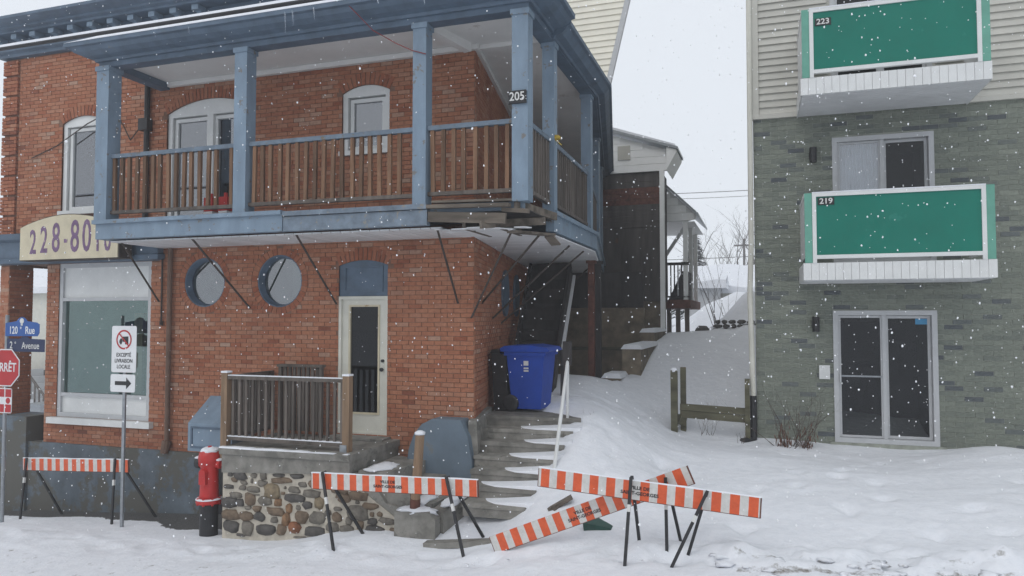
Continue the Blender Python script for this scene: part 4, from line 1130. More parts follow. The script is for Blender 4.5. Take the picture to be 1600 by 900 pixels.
# dark back stairs to the balcony, rail, posts
bs = thing('back_stairs', (-3.9, 13.4, 1.55), 'steep dark wooden stairs rising under the balcony soffit', 'stairs')
for k in range(12):
    f = k / 11; y = 12.4 + 2.3 * f; z = 1.72 + 2.25 * f; xl = -4.18 - .36 * f; xr = -3.42 - .30 * f
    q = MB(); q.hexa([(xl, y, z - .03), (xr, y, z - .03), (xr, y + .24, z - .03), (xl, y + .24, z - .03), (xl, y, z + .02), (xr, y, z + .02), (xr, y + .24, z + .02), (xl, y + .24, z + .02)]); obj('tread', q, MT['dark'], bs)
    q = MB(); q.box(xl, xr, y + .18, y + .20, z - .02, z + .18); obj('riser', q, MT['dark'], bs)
for xa, xb in ((-4.2, -4.56), (-3.40, -3.70)):
    q = MB(); q.bar((xa, 12.3, 1.62), (xb, 14.9, 4.05), .05, .28); obj('stringer', q, MT['dark'], bs)
q = MB(); q.bar((-3.12, 12.0, 2.50), (-3.36, 13.8, 3.80), .05, .06); obj('stair_rail', q, MT['alu'], bs)
q = MB(); q.bar((-3.14, 12.05, 1.5), (-3.14, 12.05, 2.5), .06, .06); obj('rail_post', q, MT['dark'], bs)
pt = thing('shaded_partition', (-3.6, 18.3, 1.4), 'brown concrete and dark board partition shaded behind the back stairs', 'partition')
q = MB(); q.box(-4.9, -2.70, 18.3, 18.4, 1.2, 3.25); obj('lower_wall', q, MT['dconc'], pt)
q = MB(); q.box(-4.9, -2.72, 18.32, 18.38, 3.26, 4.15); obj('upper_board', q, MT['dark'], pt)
q = MB(); q.box(-4.9, -2.70, 18.27, 18.31, 2.2, 2.28); obj('batten', q, MT['olive'], pt)
for x, y, m, lab in ((-3.20, 14.6, 'rust', 'rusty red steel post holding up the side balcony'), (-3.12, 14.85, 'dark', 'dark timber post just behind the rusty steel post')):
    q = MB(); q.box(x - .06, x + .06, y - .06, y + .06, 1.3, 4.17); q.box(x - .09, x + .09, y - .09, y + .09, 4.10, 4.165); solo('support_post', q, MT[m], (x, y, 1.45), lab, 'post')
# stepped retaining wall
rw = thing('retaining_wall', (-2.85, 16.5, 1.5), 'stepped dark concrete retaining wall with snow caps below rear house', 'wall')
for y0, y1, zt, xa, xb in ((14.2, 14.98, 1.84, -2.90, -2.56), (15.0, 17.6, 2.37, -2.66, -2.28), (17.62, 19.9, 2.66, -2.68, -2.36)):
    q = MB(); q.box(xa, xb, y0, y1, 1.0, zt); b_ = obj('block', q, MT['dconc'], rw)
    q = MB()
    n = 8
    for a in range(n):
        ya, yb = y0 - .02 + (y1 - y0 + .04) * a / n, y0 - .02 + (y1 - y0 + .04) * (a + 1) / n
        e_ = .05 if a == 0 else 0; q.hexa([(xa - .03, ya, zt), (xb + .03, ya, zt), (xb + .03, yb, zt), (xa - .03, yb, zt), (xa + .03, ya + e_, zt + .09), (xb - .03, ya + e_, zt + .09), (xb - .03, yb, zt + .09), (xa + .03, yb, zt + .09)])
    obj('snow_cap', q, MT['snow'], b_)

# ------------------------------------------------------------------ rear house with porch
rh = thing('rear_house', (-4.0, 20.5, 1.5), 'dark boarded rear house with white gable and white corner post', 'house')
q = MB(); q.box(-9.0, -2.46, 20.0, 21.2, 3.46, 6.95); obj('wall', q, MT['hboard'], rh)
q = MB(); q.box(-9.0, -2.50, 20.05, 21.2, .9, 3.455); obj('foundation', q, MT['dconc'], rh)
for k in range(9):
    z = 5.45 + k * .155
    q = MB(); q.box(-9.0, -2.5, 19.965, 20.01, z, z + .148); obj('board', q, MT['hboard'] if k < 3 else MT['rust'] if k in (4, 5, 6) else MT['hboard'], rh)
for k in range(6):
    x = -5.9 + k * .58
    q = MB(); q.box(x, x + .57, 19.975, 20.01, 3.46, 5.42); obj('board', q, MT['hboard'], rh)
q = MB(); q.box(-2.50, -2.38, 19.90, 20.04, 2.3, 6.95); obj('corner_post', q, MT['gable'], rh)
q = MB(); q.prism([(-6.5, 6.95), (-2.32, 6.95), (-2.32, 7.52), (-6.5, 8.92)], 19.96, 20.03); obj('gable_panel', q, MT['gable'], rh)
zr = lambda x: 7.48 + (-2.04 - x) * .335
for k in range(7):
    z0 = 6.95 + k * .2; z1 = z0 + .192
    xr = min(-2.30, -2.04 - (z1 - 7.44) / .335) if z1 > 7.35 else -2.30
    q = MB(); q.box(-6.5, xr, 19.93, 20.02, z0, z1); obj('gable_board', q, MT['gable'], rh)
q = MB(); q.box(-3.62, -3.28, 19.90, 19.94, 7.30, 7.68); obj('gable_vent', q, MT['siding'], rh)
q = MB(); q.prism([(-6.5, zr(-6.5)), (-2.0, zr(-2.0)), (-2.0, zr(-2) + .07), (-6.5, zr(-6.5) + .07)], 19.75, 21.3); roof_ = obj('roof', q, MT['galv'], rh)
q = MB(); q.prism([(-6.5, zr(-6.5) + .07), (-2.05, zr(-2.05) + .07), (-2.08, zr(-2) + .16), (-6.5, zr(-6.5) + .2)], 19.85, 21.25); obj('roof_snow', q, MT['snow'], roof_)
q = MB(); q.prism([(-2.30, 6.93), (-2.04, 7.40), (-2.04, 7.47), (-2.30, 7.55)], 19.80, 21.25); obj('eave_box', q, MT['gable'], rh)
pc = thing('rear_porch', (-2.1, 21.6, 2.5), 'white gabled rear porch with dark railing beyond the rear house', 'porch')
PY = 21.3
q = MB(); q.prism([(-3.2, 7.40), (-1.66, 5.92), (-1.66, 5.80), (-1.9, 5.74), (-3.2, 5.74)], PY, PY + .1); obj('gable', q, MT['white'], pc)
for k in range(5):
    z = 5.76 + k * .22; xr = -1.66 - max(0, (z + .22 - 5.95)) * 1.0
    q = MB(); q.box(-3.2, xr - .03, PY - .02, PY, z, z + .21); obj('gable_board', q, MT['gable'], pc)
q = MB(); q.prism([(-3.2, 7.42), (-1.60, 5.88), (-1.60, 5.95), (-3.2, 7.5)], PY - .1, 25); obj('roof', q, MT['galv'], pc)
q = MB(); q.poly([(-3.2, PY + .1, 5.74), (-1.72, PY + .1, 5.74), (-1.72, 25, 5.74), (-3.2, 25, 5.74)]); obj('ceiling', q, MT['white'], pc)
for y in (PY + .02, 23.0, 24.8):
    q = MB(); q.box(-2.03, -1.91, y, y + .13, 3.5, 5.74); obj('post', q, MT['gable'], pc)
q = MB(); q.bar((-1.97, PY + .06, 5.6), (-2.55, PY + .1, 4.75), .07, .09); obj('brace', q, MT['alu'], pc)
q = MB(); q.box(-3.2, -1.84, PY, 25, 3.28, 3.52); obj('deck', q, MT['rust'], pc)
q = MB(); q.box(-3.2, -1.86, PY + .02, PY + .09, 4.50, 4.58); obj('top_rail', q, MT['dark'], pc)
q = MB(); q.box(-3.2, -1.86, PY + .02, PY + .08, 3.58, 3.63); obj('bottom_rail', q, MT['dark'], pc)
for k in range(12):
    q = MB(); q.box(-3.1 + k * .10, -3.065 + k * .10, PY + .03, PY + .07, 3.63, 4.50); obj('baluster', q, MT['alu'] if k % 3 == 0 else MT['dark'], pc)
for x in (-2.45, -2.2, -1.95):
    q = MB(); q.box(x - .06, x + .06, PY + .1, PY + .24, 2.2, 3.28); obj('stilt', q, MT['gwood'], pc)
q = MB(); q.hexa([(-2.5, 21.7, 3.52), (-1.95, 21.7, 3.52), (-1.95, 23, 3.52), (-2.5, 23, 3.52), (-2.1, 21.7, 4.35), (-1.95, 21.7, 4.35), (-1.95, 23, 4.35), (-2.1, 23, 4.35)]); obj('porch_screen', q, MT['dark'], pc)

# rear terrace wall of stacked stones
tw = thing('terrace_wall', (-.7, 22.3, 2.5), 'low dark dry-stone terrace wall under the rear snow mound', 'wall')
for row in range(3):
    x = -1.35 + row * .05
    while x < 1.0:
        w = random.uniform(.16, .30)
        q = MB(); q.blob((x + w / 2, 22.3 + row * .05, 2.64 + row * .125), w / 2, .12, .065, 2, .3, 1.6, x * 3 + row); obj('stone', q, MT['stone_dark'], tw); x += w + .015
q = MB(); q.blob((-1.62, 22.6, 2.62), .22, .2, .16, 2, .35, 1.4, 3); solo('boulder', q, MT['stone_dark'], (-1.62, 22.6, 2.5), 'dark snow-dusted boulder at the left end of the terrace wall', 'boulder')

# ------------------------------------------------------------------ green brick apartment building
YG = 13.0
apt = thing('apartment_building', (3.0, 13.0, .9), 'green-grey brick apartment block with cream siding and green balcony panels', 'building')
SLD = ('rect', 1.12, 2.61, 1.02, 3.12)
SLW = ('rect', 1.15, 2.62, 3.86, 5.93)
SLU = ('rect', 1.15, 2.62, 6.62, 8.5)
mb = MB(); wall_with_holes(mb, -.06, 10, .2, 6.38, YG, [SLD, SLW])
for s in (SLD, SLW): reveal(mb, s, YG, YG + .12)
mb.poly([(-.06, YG, .2), (-.06, 26, .2), (-.06, 26, 6.4), (-.06, YG, 6.4)])
gw = obj('front_wall', mb, MT['gmortar'], apt)
bl = bricks_for(-.05, 6.2, .55, 6.36, [SLD, SLW], L=.262, H=.0785, J=.011, seed=21)
singles, rest = [], []
for b in bl:
    if b[4] and b[0] < 3.9 and 1.0 < b[2] < 3.6: singles.append(b)
    else: rest.append(b)
singles.sort(key=lambda b: abs(b[0] - 2.0)); rest += singles[300:]; singles = singles[:300]
def gt(rn): return rn.uniform(0, .16) if rn.random() < .10 else min(1, max(.15, rn.gauss(.55, .18)))
GM_ = [brick_mesh(v, .251, .0675) for v in (.04, .12, .25, .4, .48, .54, .6, .66, .75, .9)]
for m_ in GM_: m_.materials.append(MT['gbrick'])
off = root_off(apt)
for b in singles:
    k = rnd.choice((0, 1)) if rnd.random() < .10 else min(9, max(2, int(rnd.gauss(5.5, 1.8))))
    o = bpy.data.objects.new('brick', GM_[k]); COL.objects.link(o); o.parent = gw
    o.location = Vector(((b[0] + b[1]) / 2, YG + rnd.uniform(-.002, .002), (b[2] + b[3]) / 2)) - off
mb = MB()
for b in rest:
    mb.box(b[0], b[1], YG - .008 + rnd.uniform(-.002, .002), YG + .02, b[2], b[3], gt(rnd), skip=(4,))
for b in bricks_for(YG + .01, 18, .55, 6.36, [], L=.262, H=.0785, J=.011, seed=22):
    mb.box(-.068, -.04, b[0], b[1], b[2], b[3], gt(rnd))
obj('brick_field', mb, MT['gbrick'], gw, kind='stuff')
# cream lap siding above
q = MB(); wall_with_holes(q, -.06, 10, 6.36, 10.5, YG - .01, [SLU]); reveal(q, SLU, YG - .01, YG + .12); q.poly([(-.06, YG - .01, 6.36), (-.06, 26, 6.36), (-.06, 26, 10.5), (-.06, YG - .01, 10.5)])
q.poly([(-.06, YG - .06, 6.36), (10, YG - .06, 6.36), (10, YG, 6.36), (-.06, YG, 6.36)])
upw = obj('siding_wall', q, MT['siding'], apt)
z = 6.40
while z < 9.4:
    runs = [(.02, 10)] if not (6.55 < z + .1 < 8.5) else [(.02, 1.10), (2.67, 10)]
    for a, b in runs:
        q = MB(); t = random.random(); q.hexa([(a, YG - .055, z), (b, YG - .055, z), (b, YG - .012, z), (a, YG - .012, z), (a, YG - .022, z + .118), (b, YG - .022, z + .118), (b, YG - .012, z + .118), (a, YG - .012, z + .118)], t)
        obj('siding_board', q, MT['siding'], upw)
    z += .118
q = MB(); q.box(-.10, .03, YG - .075, YG + .06, 6.33, 10.5); q.box(-.09, 10, YG - .07, YG + .02, 6.325, 6.395); obj('corner_trim', q, MT['siding'], upw)
def slider(s, y, name, right_dark, m_fr='alu'):
    x0, x1, z0, z1 = s[1:5]
    q = MB(); frame_rect(q, x0, x1, z0, z1, .075, y - .03, y + .11); q.box((x0 + x1) / 2 - .03, (x0 + x1) / 2 + .03, y + .0, y + .1, z0 + .07, z1 - .07)
    fr = obj(name, q, MT[m_fr], apt)
    xm = (x0 + x1) / 2
    q = MB(); frame_rect(q, x0 + .08, xm - .02, z0 + .08, z1 - .08, .035, y + .02, y + .05); frame_rect(q, xm + .02, x1 - .08, z0 + .08, z1 - .08, .045, y + .06, y + .09); obj('sash', q, MT['alu'], fr)
    for a, b, yy, gm_ in ((x0 + .10, xm - .04, y + .035, 'darkglass' if right_dark else 'glass'), (xm + .04, x1 - .1, y + .075, 'darkglass')):
        q = MB(); q.poly([(a, yy, z0 + .1), (b, yy, z0 + .1), (b, yy, z1 - .1), (a, yy, z1 - .1)]); obj('pane', q, MT[gm_], fr)
    room(x0 + .02, x1 - .02, z0 + .02, z1 - .02, y + .115, 1.4, MT['room'], fr)
    return fr, xm
f1, xm = slider(SLD, YG, 'sliding_door', True)
q = MB(); q.box(1.23, xm - .04, YG + .0, YG + .03, 2.06, 2.085); obj('screen_bar', q, MT['galv'], f1)
q = MB(); q.box(1.20, 1.225, YG - .05, YG + .02, 1.98, 2.12); obj('handle', q, MT['alu'], f1)
q = MB(); q.box(2.32, 2.50, YG + .066, YG + .072, 2.90, 2.99); obj('sticker', q, MT['sticker'], f1)
q = MB(); q.box(1.05, 2.70, YG - .03, YG + .1, .92, 1.018); obj('threshold', q, MT['gmortar'], f1)
f2, xm = slider(SLW, YG, 'sliding_window', False)
q = MB(); n = 26
for k in range(n):
    a = 1.2 + (xm - 1.2) * k / n; b = 1.2 + (xm - 1.2) * (k + 1) / n; d = .03 * (k % 2); e = .03 * ((k + 1) % 2)
    q.poly([(a, YG + .2 + d, 3.9), (b, YG + .2 + e, 3.9), (b, YG + .2 + e, 5.9), (a, YG + .2 + d, 5.9)])
obj('curtain', q, MT['curtain'], f2)
slider(SLU, YG - .01, 'sliding_door', True)

def apt_balcony(zs, number, nz):
    # zs: underside height; slab skirt .25 tall, panel .97 tall
    x0, x1, yb, yf = .62, 3.09, YG - .06, 11.65
    q = MB(); q.box(x0 + .02, x1 - .02, yf + .03, yb, zs + .01, zs + .22)
    bal = obj('balcony', q, MT['soffit'], apt)
    n = 23; w = (x1 - x0) / n
    for k in range(n):
        q = MB(); q.box(x0 + k * w, x0 + (k + 1) * w - .004, yf, yf + .03, zs, zs + .25, .5); obj('skirt_slat', q, MT['white'], bal)
    for k in range(12):
        y = yf + .03 + k * .108
        for xa, xb in ((x0, x0 + .02), (x1 - .02, x1)):
            q = MB(); q.box(xa, xb, y, y + .10, zs, zs + .25); obj('skirt_slat', q, MT['white'], bal)
    k = 0
    while yf + .04 + k * .1 < yb - .05:
        q = MB(); q.box(x0 + .022, x1 - .022, yf + .04 + k * .1, yf + .132 + k * .1, zs - .004, zs + .012, .7 + random.random() * .3); obj('soffit_plank', q, MT['soffit'], bal); k += 1
    q = MB(); frame_rect(q, .75, 2.97, zs + .31, zs + 1.28, .055, yf - .01, yf + .05)
    q.box(.75, .805, yf - .01, yf + .05, zs + .25, zs + .31); q.box(2.915, 2.97, yf - .01, yf + .05, zs + .25, zs + .31); obj('panel_frame', q, MT['white'], bal)
    q = MB(); q.box(.80, 2.92, yf + .012, yf + .03, zs + .36, zs + 1.23); obj('green_panel', q, MT['green'], bal)
    for xa in (.645, 2.972):
        q = MB(); q.box(xa, xa + .103, yf + .0, yf + .04, zs + .255, zs + 1.28); obj('corner_board', q, MT['lgreen'], bal)
    for xa in (.648, 3.05):
        q = MB(); q.box(xa, xa + .02, yf + .05, yb, zs + .36, zs + 1.23); obj('side_panel', q, MT['white'], bal)
    q = MB(); q.box(.64, .70, yf + .04, yb, zs + 1.22, zs + 1.28); q.box(3.02, 3.08, yf + .04, yb, zs + 1.22, zs + 1.28); obj('side_rail', q, MT['white'], bal)
    q = MB(); q.box(.83, 1.05, yf - .002, yf + .012, zs + nz, zs + nz + .105); obj('number_plaque', q, MT['ink'], bal)
    text('flat_number', number, .115, MT['pale'], bal, (.94, yf - .006, zs + nz + .052), sx=1.05, bold=.002)
    q = MB(); q.box(.75, 2.97, yf - .015, yf + .055, zs + 1.28, zs + 1.292); obj('rail_snow', q, MT['snow'], bal)
apt_balcony(3.555, '219', 1.10)
apt_balcony(6.30, '223', 1.02)
for z in (5.66, 2.90):
    q = MB(); q.box(.80, .92, YG - .03, YG, z - .06, z + .06); q.tube((.86, YG - .09, z - .12), (.86, YG - .09, z + .12), .055, n=12); q.box(.83, .89, YG - .09, YG, z - .02, z + .03); obj('wall_lamp', q, MT['black'], apt)
q = MB(); q.box(.90, 1.06, YG - .07, YG, 2.02, 2.24); q.box(.97, .985, YG - .074, YG - .07, 2.08, 2.18); obj('meter_box', q, MT['white'], apt)
q = MB()
for a, b in (((-.11, YG - .09, 8.6), (-.12, YG - .09, 4.2)), ((-.12, YG - .09, 4.2), (-.15, YG - .09, 3.4)), ((-.15, YG - .09, 3.4), (-.12, YG - .09, 1.72))): q.tube(a, b, .045, n=10)
dsp = obj('downspout', q, MT['cream'], apt)
q = MB(); q.tube((-.12, YG - .09, 1.72), (-.12, YG - .09, .95), .055, n=10); q.tube((-.12, YG - .10, 1.0), (-.30, YG - .25, .98), .05, .06, n=10); obj('drain_boot', q, MT['black'], dsp)
q = MB(); q.slab([(-.06, YG), (10, YG), (10, 26), (-.06, 26)], 10.5, 10.6); obj('roof', q, MT['dark'], apt)

# low timber fence at the corner of the block
fn = thing('low_fence', (-.8, 12.8, 1.05), 'low mossy timber board fence between two posts by the drainpipe', 'fence')
q = MB(); q.box(-1.44, -1.33, 12.72, 12.82, .7, 2.12); p1_ = obj('post', q, MT['olive'], fn)
q = MB(); q.blob((-1.385, 12.77, 2.12), .065, .06, .05, 2, .15, 2, 1); obj('snow_cap', q, MT['snow'], p1_, smooth=True)
q = MB(); q.box(-1.30, -1.21, 12.92, 13.02, .7, 2.16); obj('post', q, MT['olive'], fn)
q = MB(); q.box(-.25, -.17, 12.80, 12.88, .7, 2.0); obj('post', q, MT['olive'], fn)
q = MB(); q.bar((-1.30, 12.86, 1.50), (-.20, 12.86, 1.46), .05, .11); obj('rail_board', q, MT['olive'], fn)
q = MB(); q.bar((-1.30, 12.87, 1.38), (-.20, 12.87, 1.335), .05, .12); obj('rail_board', q, MT['olive'], fn)
q = MB(); q.bar((-1.33, 12.84, 1.30), (-1.24, 12.95, 1.25), .1, .16); obj('post_block', q, MT['olive'], fn)

# ------------------------------------------------------------------ bare plants
def twigs(mb, base, h, n, spread, r0, seed, forks=3):
    rn = random.Random(seed)
    for _ in range(n):
        p = Vector(base) + Vector((rn.uniform(-.1, .1), rn.uniform(-.06, .06), 0)) * spread * 2
        d = Vector((rn.gauss(0, .33) * spread * 2, rn.gauss(0, .2), 1)).normalized(); L = h * rn.uniform(.55, 1.05); s = 6; r = r0
        for k in range(s):
            q2 = p + d * L / s
            mb.tube(p, q2, r, r * .8, n=4, caps=False); r *= .8
            d = (d + Vector((rn.gauss(0, .14), rn.gauss(0, .14), .04))).normalized()
            if k > 1 and rn.random() < forks / 5:
                e = (d + Vector((rn.gauss(0, .6), rn.gauss(0, .4), .1))).normalized(); pe = q2; re = r * .7
                for _k in range(3):
                    qe = pe + e * L / s * rn.uniform(.5, 1); mb.tube(pe, qe, re, re * .75, n=3, caps=False); pe = qe; re *= .75
                    e = (e + Vector((rn.gauss(0, .25), rn.gauss(0, .2), .1))).normalized()
            p = q2
sh = thing('bare_shrub', (.50, 12.6, .95), 'bare brown shrub against the green brick left of sliding door', 'shrub')
q = MB(); twigs(q, (.50, 12.6, .85), 1.05, 20, .75, .008, 4, 4); obj('stem', q, MT['twig'], sh)
q = MB(); rn = random.Random(8)
for k in range(240):
    c = Vector((.35 + rn.gauss(0, .06) + (.33 if rn.random() < .3 else 0), 12.6 + rn.gauss(0, .06), .95 + abs(rn.gauss(0, .17)))); a = Vector((rn.gauss(0, .2), rn.gauss(0, .2), 1)).normalized() * .05; b = Vector((rn.uniform(-1, 1), rn.uniform(-1, 1), 0)) * .010
    q.poly([c - a, c - b, c + a, c + b])
obj('dry_leaf', q, MT['rtwig'], sh, kind='stuff')
def weed(loc, h, n, seed, lab):
    q = MB(); twigs(q, loc, h, n, .5, .0045, seed, 3)
    return solo('dry_weed', q, MT['twig'], loc, lab, 'weed')
weed((-.85, 12.6, 1.08), .34, 7, 11, 'dry brown weed poking from snow before the low fence')
weed((-.75, 13.2, 1.28), .40, 6, 14, 'dry weed curling above the low fence from behind')
weed((-.33, 12.45, 1.0), .22, 5, 19, 'small dry weed by the drainpipe foot')
weed((-2.45, 10.9, 1.46), .16, 5, 23, 'tuft of dry grass in snow right of the side steps')

def tree(name, loc, h, seed, label, levels=5, m='bark', r0=.12, group=None, lean=0.0):
    rn = random.Random(seed); tk = MB(); cr = MB()
    def grow(p, d, L, r, lv):
        s = 3
        for k in range(s):
            q2 = p + d * L / s
            (tk if lv == levels else cr).tube(p, q2, r, r * .86, n=5 if lv > 2 else 3, caps=False)
            r *= .86; p = q2; d = (d + Vector((rn.gauss(0, .09), rn.gauss(0, .09), .03))).normalized()
            if lv > 0 and (lv < levels or k > 0):
                for _ in range(2 if lv > 1 else 1):
                    a = rn.uniform(0, 6.28); e = (d * 1.0 + Vector((math.cos(a), math.sin(a), .15)) * rn.uniform(.5, .9)).normalized()
                    grow(p, e, L * rn.uniform(.5, .72), r * .55, lv - 1)
    t = thing(name, loc, label, 'tree', group)
    grow(Vector(loc), Vector((lean, 0, 1)).normalized(), h * .55, r0, levels)
    obj('trunk', tk, MT[m], t); obj('crown', cr, MT[m], t)
    return t
BG = 'bare trees beyond the rear yard'
for k, (x, y, h, sd, lab) in enumerate(((-4.6, 62, 7.5, 31, 'faint bare tree beside the rear porch, leftmost of the far row'), (-3.0, 66, 6.5, 32, 'faint bare tree, second of the far row from the porch'),
                                        (-1.3, 58, 7.0, 33, 'faint bare tree, third of the far row from the porch'), (-.2, 64, 8.0, 34, 'faint bare tree next to the drainpipe in the far row'))):
    tree('bare_tree', (x, y, 3.4), h, sd, lab, levels=3, r0=.11, group=BG)
sp_ = thing('bare_sapling', (-1.35, 25.0, 2.6), 'thin leafless sapling clump in front of the far snowy roof', 'sapling')
q = MB(); twigs(q, (-1.35, 25.0, 2.5), 3.4, 7, .35, .014, 41, 2); obj('stem', q, MT['twig'], sp_)
q = MB(); twigs(q, (-1.0, 25.6, 2.5), 2.4, 5, .4, .010, 47, 2); solo('bare_sapling', q, MT['twig'], (-1.0, 25.6, 2.6), 'shorter leafless sapling right of the taller clump', 'sapling')

# snow-laden spruce behind the porch
spr = thing('spruce_tree', (-3.6, 44, 2.8), 'snow-dusted spruce tree just right of the rear porch roof', 'tree')
q = MB(); q.tube((-3.6, 44, 2.6), (-3.6, 44, 8.3), .14, .03, n=7); obj('trunk', q, MT['bark'], spr)
q = MB(); s2 = MB(); rn = random.Random(5)
for k in range(1500):
    f = rn.random() ** .75; z = 3.2 + 5.2 * (1 - f); rad = 1.7 * f ** .9 * rn.uniform(.35, 1); a = rn.uniform(0, 6.28)
    c = Vector((-3.6 + rad * math.cos(a), 44 + rad * math.sin(a), z - .18 * rad)); o_ = Vector((math.cos(a), math.sin(a), -.35)) * .22; w_ = Vector((-math.sin(a), math.cos(a), 0)) * .10
    q.poly([c - o_ - w_ * .4, c - w_, c + o_, c + w_])
    if rn.random() < .35: s2.poly([c - o_ * .8 + Vector((0, 0, .05)), c - w_ * .7 + Vector((0, 0, .04)), c + o_ * .8 + Vector((0, 0, .03)), c + w_ * .7 + Vector((0, 0, .04))])
obj('crown', q, MT['needle'], spr); obj('crown_snow', s2, MT['snow'], spr)

# far houses
def snow_house(name, x0, x1, y0, y1, zg, ze, rise, wallm, label, seed=0, nwin=0):
    h = thing(name, ((x0 + x1) / 2, y0, zg), label, 'house')
    q = MB(); q.box(x0, x1, y0, y1, zg - .5, ze); obj('wall', q, MT[wallm], h)
    ym = (y0 + y1) / 2
    q = MB(); n = 24; o = .35
    for k in range(n):
        xa = x0 - o + (x1 - x0 + 2 * o) * k / n; xb = x0 - o + (x1 - x0 + 2 * o) * (k + 1) / n
        na = .12 * noise.noise(Vector((xa * .9, seed, 0))); nb = .12 * noise.noise(Vector((xb * .9, seed, 0)))
        q.poly([(xa, y0 - o, ze - .1), (xb, y0 - o, ze - .1), (xb, y0 - o, ze + .22 + nb), (xa, y0 - o, ze + .22 + na)])
        q.poly([(xa, y0 - o, ze + .22 + na), (xb, y0 - o, ze + .22 + nb), (xb, ym, ze + rise + nb), (xa, ym, ze + rise + na)])
        q.poly([(xa, ym, ze + rise + na), (xb, ym, ze + rise + nb), (xb, y1 + o, ze + .2), (xa, y1 + o, ze + .2)])
    q.poly([(x0 - o, y0 - o, ze - .1), (x0 - o, y1 + o, ze - .1), (x0 - o, ym, ze + rise)]); q.poly([(x1 + o, y0 - o, ze - .1), (x1 + o, y1 + o, ze - .1), (x1 + o, ym, ze + rise)])
    rf = obj('snowy_roof', q, MT['snow'], h)
    for k in range(nwin):
        xx = x0 + (x1 - x0) * (k + .6) / 3.3; q = MB(); frame_rect(q, xx, xx + 1.0, zg + 1.1, zg + 2.2, .08, y0 - .06, y0 + .02); w_ = obj('window', q, MT['white'], h)
        q = MB(); q.poly([(xx, y0 - .02, zg + 1.1), (xx + 1, y0 - .02, zg + 1.1), (xx + 1, y0 - .02, zg + 2.2), (xx, y0 - .02, zg + 2.2)]); obj('pane', q, MT['room'], w_)
    return h
snow_house('far_house', -3.4, 3.2, 36, 43, 2.7, 4.25, 1.5, 'siding', 'low far house buried under a thick snowy roof beyond the yard')
snow_house('shed', -3.1, -1.7, 33.5, 35.5, 2.7, 4.4, .5, 'alu', 'small grey shed with snow on its roof left of the far house', 3)
snow_house('neighbour_house', -44, -29.5, 27, 36, -1.7, 4.3, 2.4, 'cream', 'cream neighbour house with snowy roof seen through the corner porch', 5, 3)
ns = thing('neighbour_stairs', (-30, 25, -1.7), 'grey outdoor stairs with railing before the cream neighbour house', 'stairs')
for k in range(7):
    q = MB(); q.box(-32.6 + k * .3, -32.3 + k * .3, 25.0, 26.4, -1.8, 0.6 - k * .32); obj('step', q, MT['alu'], ns)
q = MB(); q.bar((-32.8, 25.0, 1.7), (-30.4, 25.0, -.6), .08, .08); q.box(-34, -32.6, 25, 26.8, .2, .5); q.box(-34, -32.7, 24.98, 25.05, 1.55, 1.65)
for k in range(9): q.box(-34 + k * .16, -33.95 + k * .16, 25, 25.05, .5, 1.6)
for k in range(8): q.box(-32.5 + k * .27, -32.44 + k * .27, 25, 25.05, .4 - k * .28, 1.4 - k * .27)
obj('stair_rail', q, MT['gwood'], ns)
q = MB(); q.hexa([(-29.6, 23.6, -1.75), (-29.0, 23.6, -1.75), (-29.0, 24.2, -1.75), (-29.6, 24.2, -1.75), (-29.7, 23.5, -.75), (-28.9, 23.5, -.75), (-28.9, 24.3, -.75), (-29.7, 24.3, -.75)]); q.box(-29.75, -28.85, 23.45, 24.35, -.74, -.64)
solo('waste_bin', q, MT['galv'], (-29.3, 23.9, -1.75), 'grey bin in the snow seen through the corner porch', 'bin')

# utility pole and wires far behind
up = thing('utility_pole', (-1.3, 72, 3.6), 'faint distant utility pole beside the drainpipe', 'pole')
q = MB(); q.tube((-1.3, 72, 3), (-1.3, 72, 10.4), .14, .10, n=8); obj('mast', q, MT['bark'], up)
q = MB(); q.box(-2.2, -.4, 71.95, 72.05, 9.7, 9.85); obj('crossarm', q, MT['bark'], up)
def wire(name, p, r_, sag, rad, m, label, n=24):
    q = MB(); p = Vector(p); r_ = Vector(r_); pts = [p.lerp(r_, k / n) - Vector((0, 0, sag * 4 * (k / n) * (1 - k / n))) for k in range(n + 1)]
    for a, b in zip(pts[:-1], pts[1:]): q.tube(a, b, rad, n=4, caps=False)
    return solo(name, q, m, tuple(pts[0]), label, 'wire')
wire('power_line', (-14, 66, 14.2), (12, 70, 15.0), .35, .030, MT['dark'], 'upper thin power line crossing the sky gap between buildings')
wire('power_line', (-14, 66, 13.7), (12, 70, 14.5), .35, .022, MT['dark'], 'lower thin power line crossing the sky gap between buildings')
wire('power_line', (-16, 71.8, 8.6), (14, 71.8, 9.4), .3, .03, MT['dark'], 'power line passing the utility pole just above the far trees')

# ------------------------------------------------------------------ fire hydrant
HX, HY = -7.46, 8.72
hy = thing('fire_hydrant', (HX, HY, -.1), 'red fire hydrant on a black base with snow on its bonnet', 'hydrant')
q = MB(); q.lathe((HX, HY, 0), [(.125, -.5), (.125, .30), (.13, .30), (.13, .36), (.12, .37), (.12, .38)], 24); obj('base', q, MT['black'], hy, smooth=False)
q = MB(); q.lathe((HX, HY, 0), [(.13, .375), (.175, .38), (.18, .40), (.175, .435), (.14, .445)], 24)
for k in range(8):
    a = 2 * math.pi * k / 8 + .2; q.lathe((HX + .155 * math.cos(a), HY + .155 * math.sin(a), .36), [(.018, 0), (.018, .10)], 6)
obj('flange', q, MT['red'], hy)
q = MB(); q.lathe((HX, HY, 0), [(.135, .44), (.13, .50), (.122, .75), (.122, .88), (.13, .92), (.15, .95), (.155, 1.0), (.152, 1.04), (.14, 1.09), (.10, 1.13), (.05, 1.15)], 28); obj('barrel', q, MT['red'], hy, smooth=True)
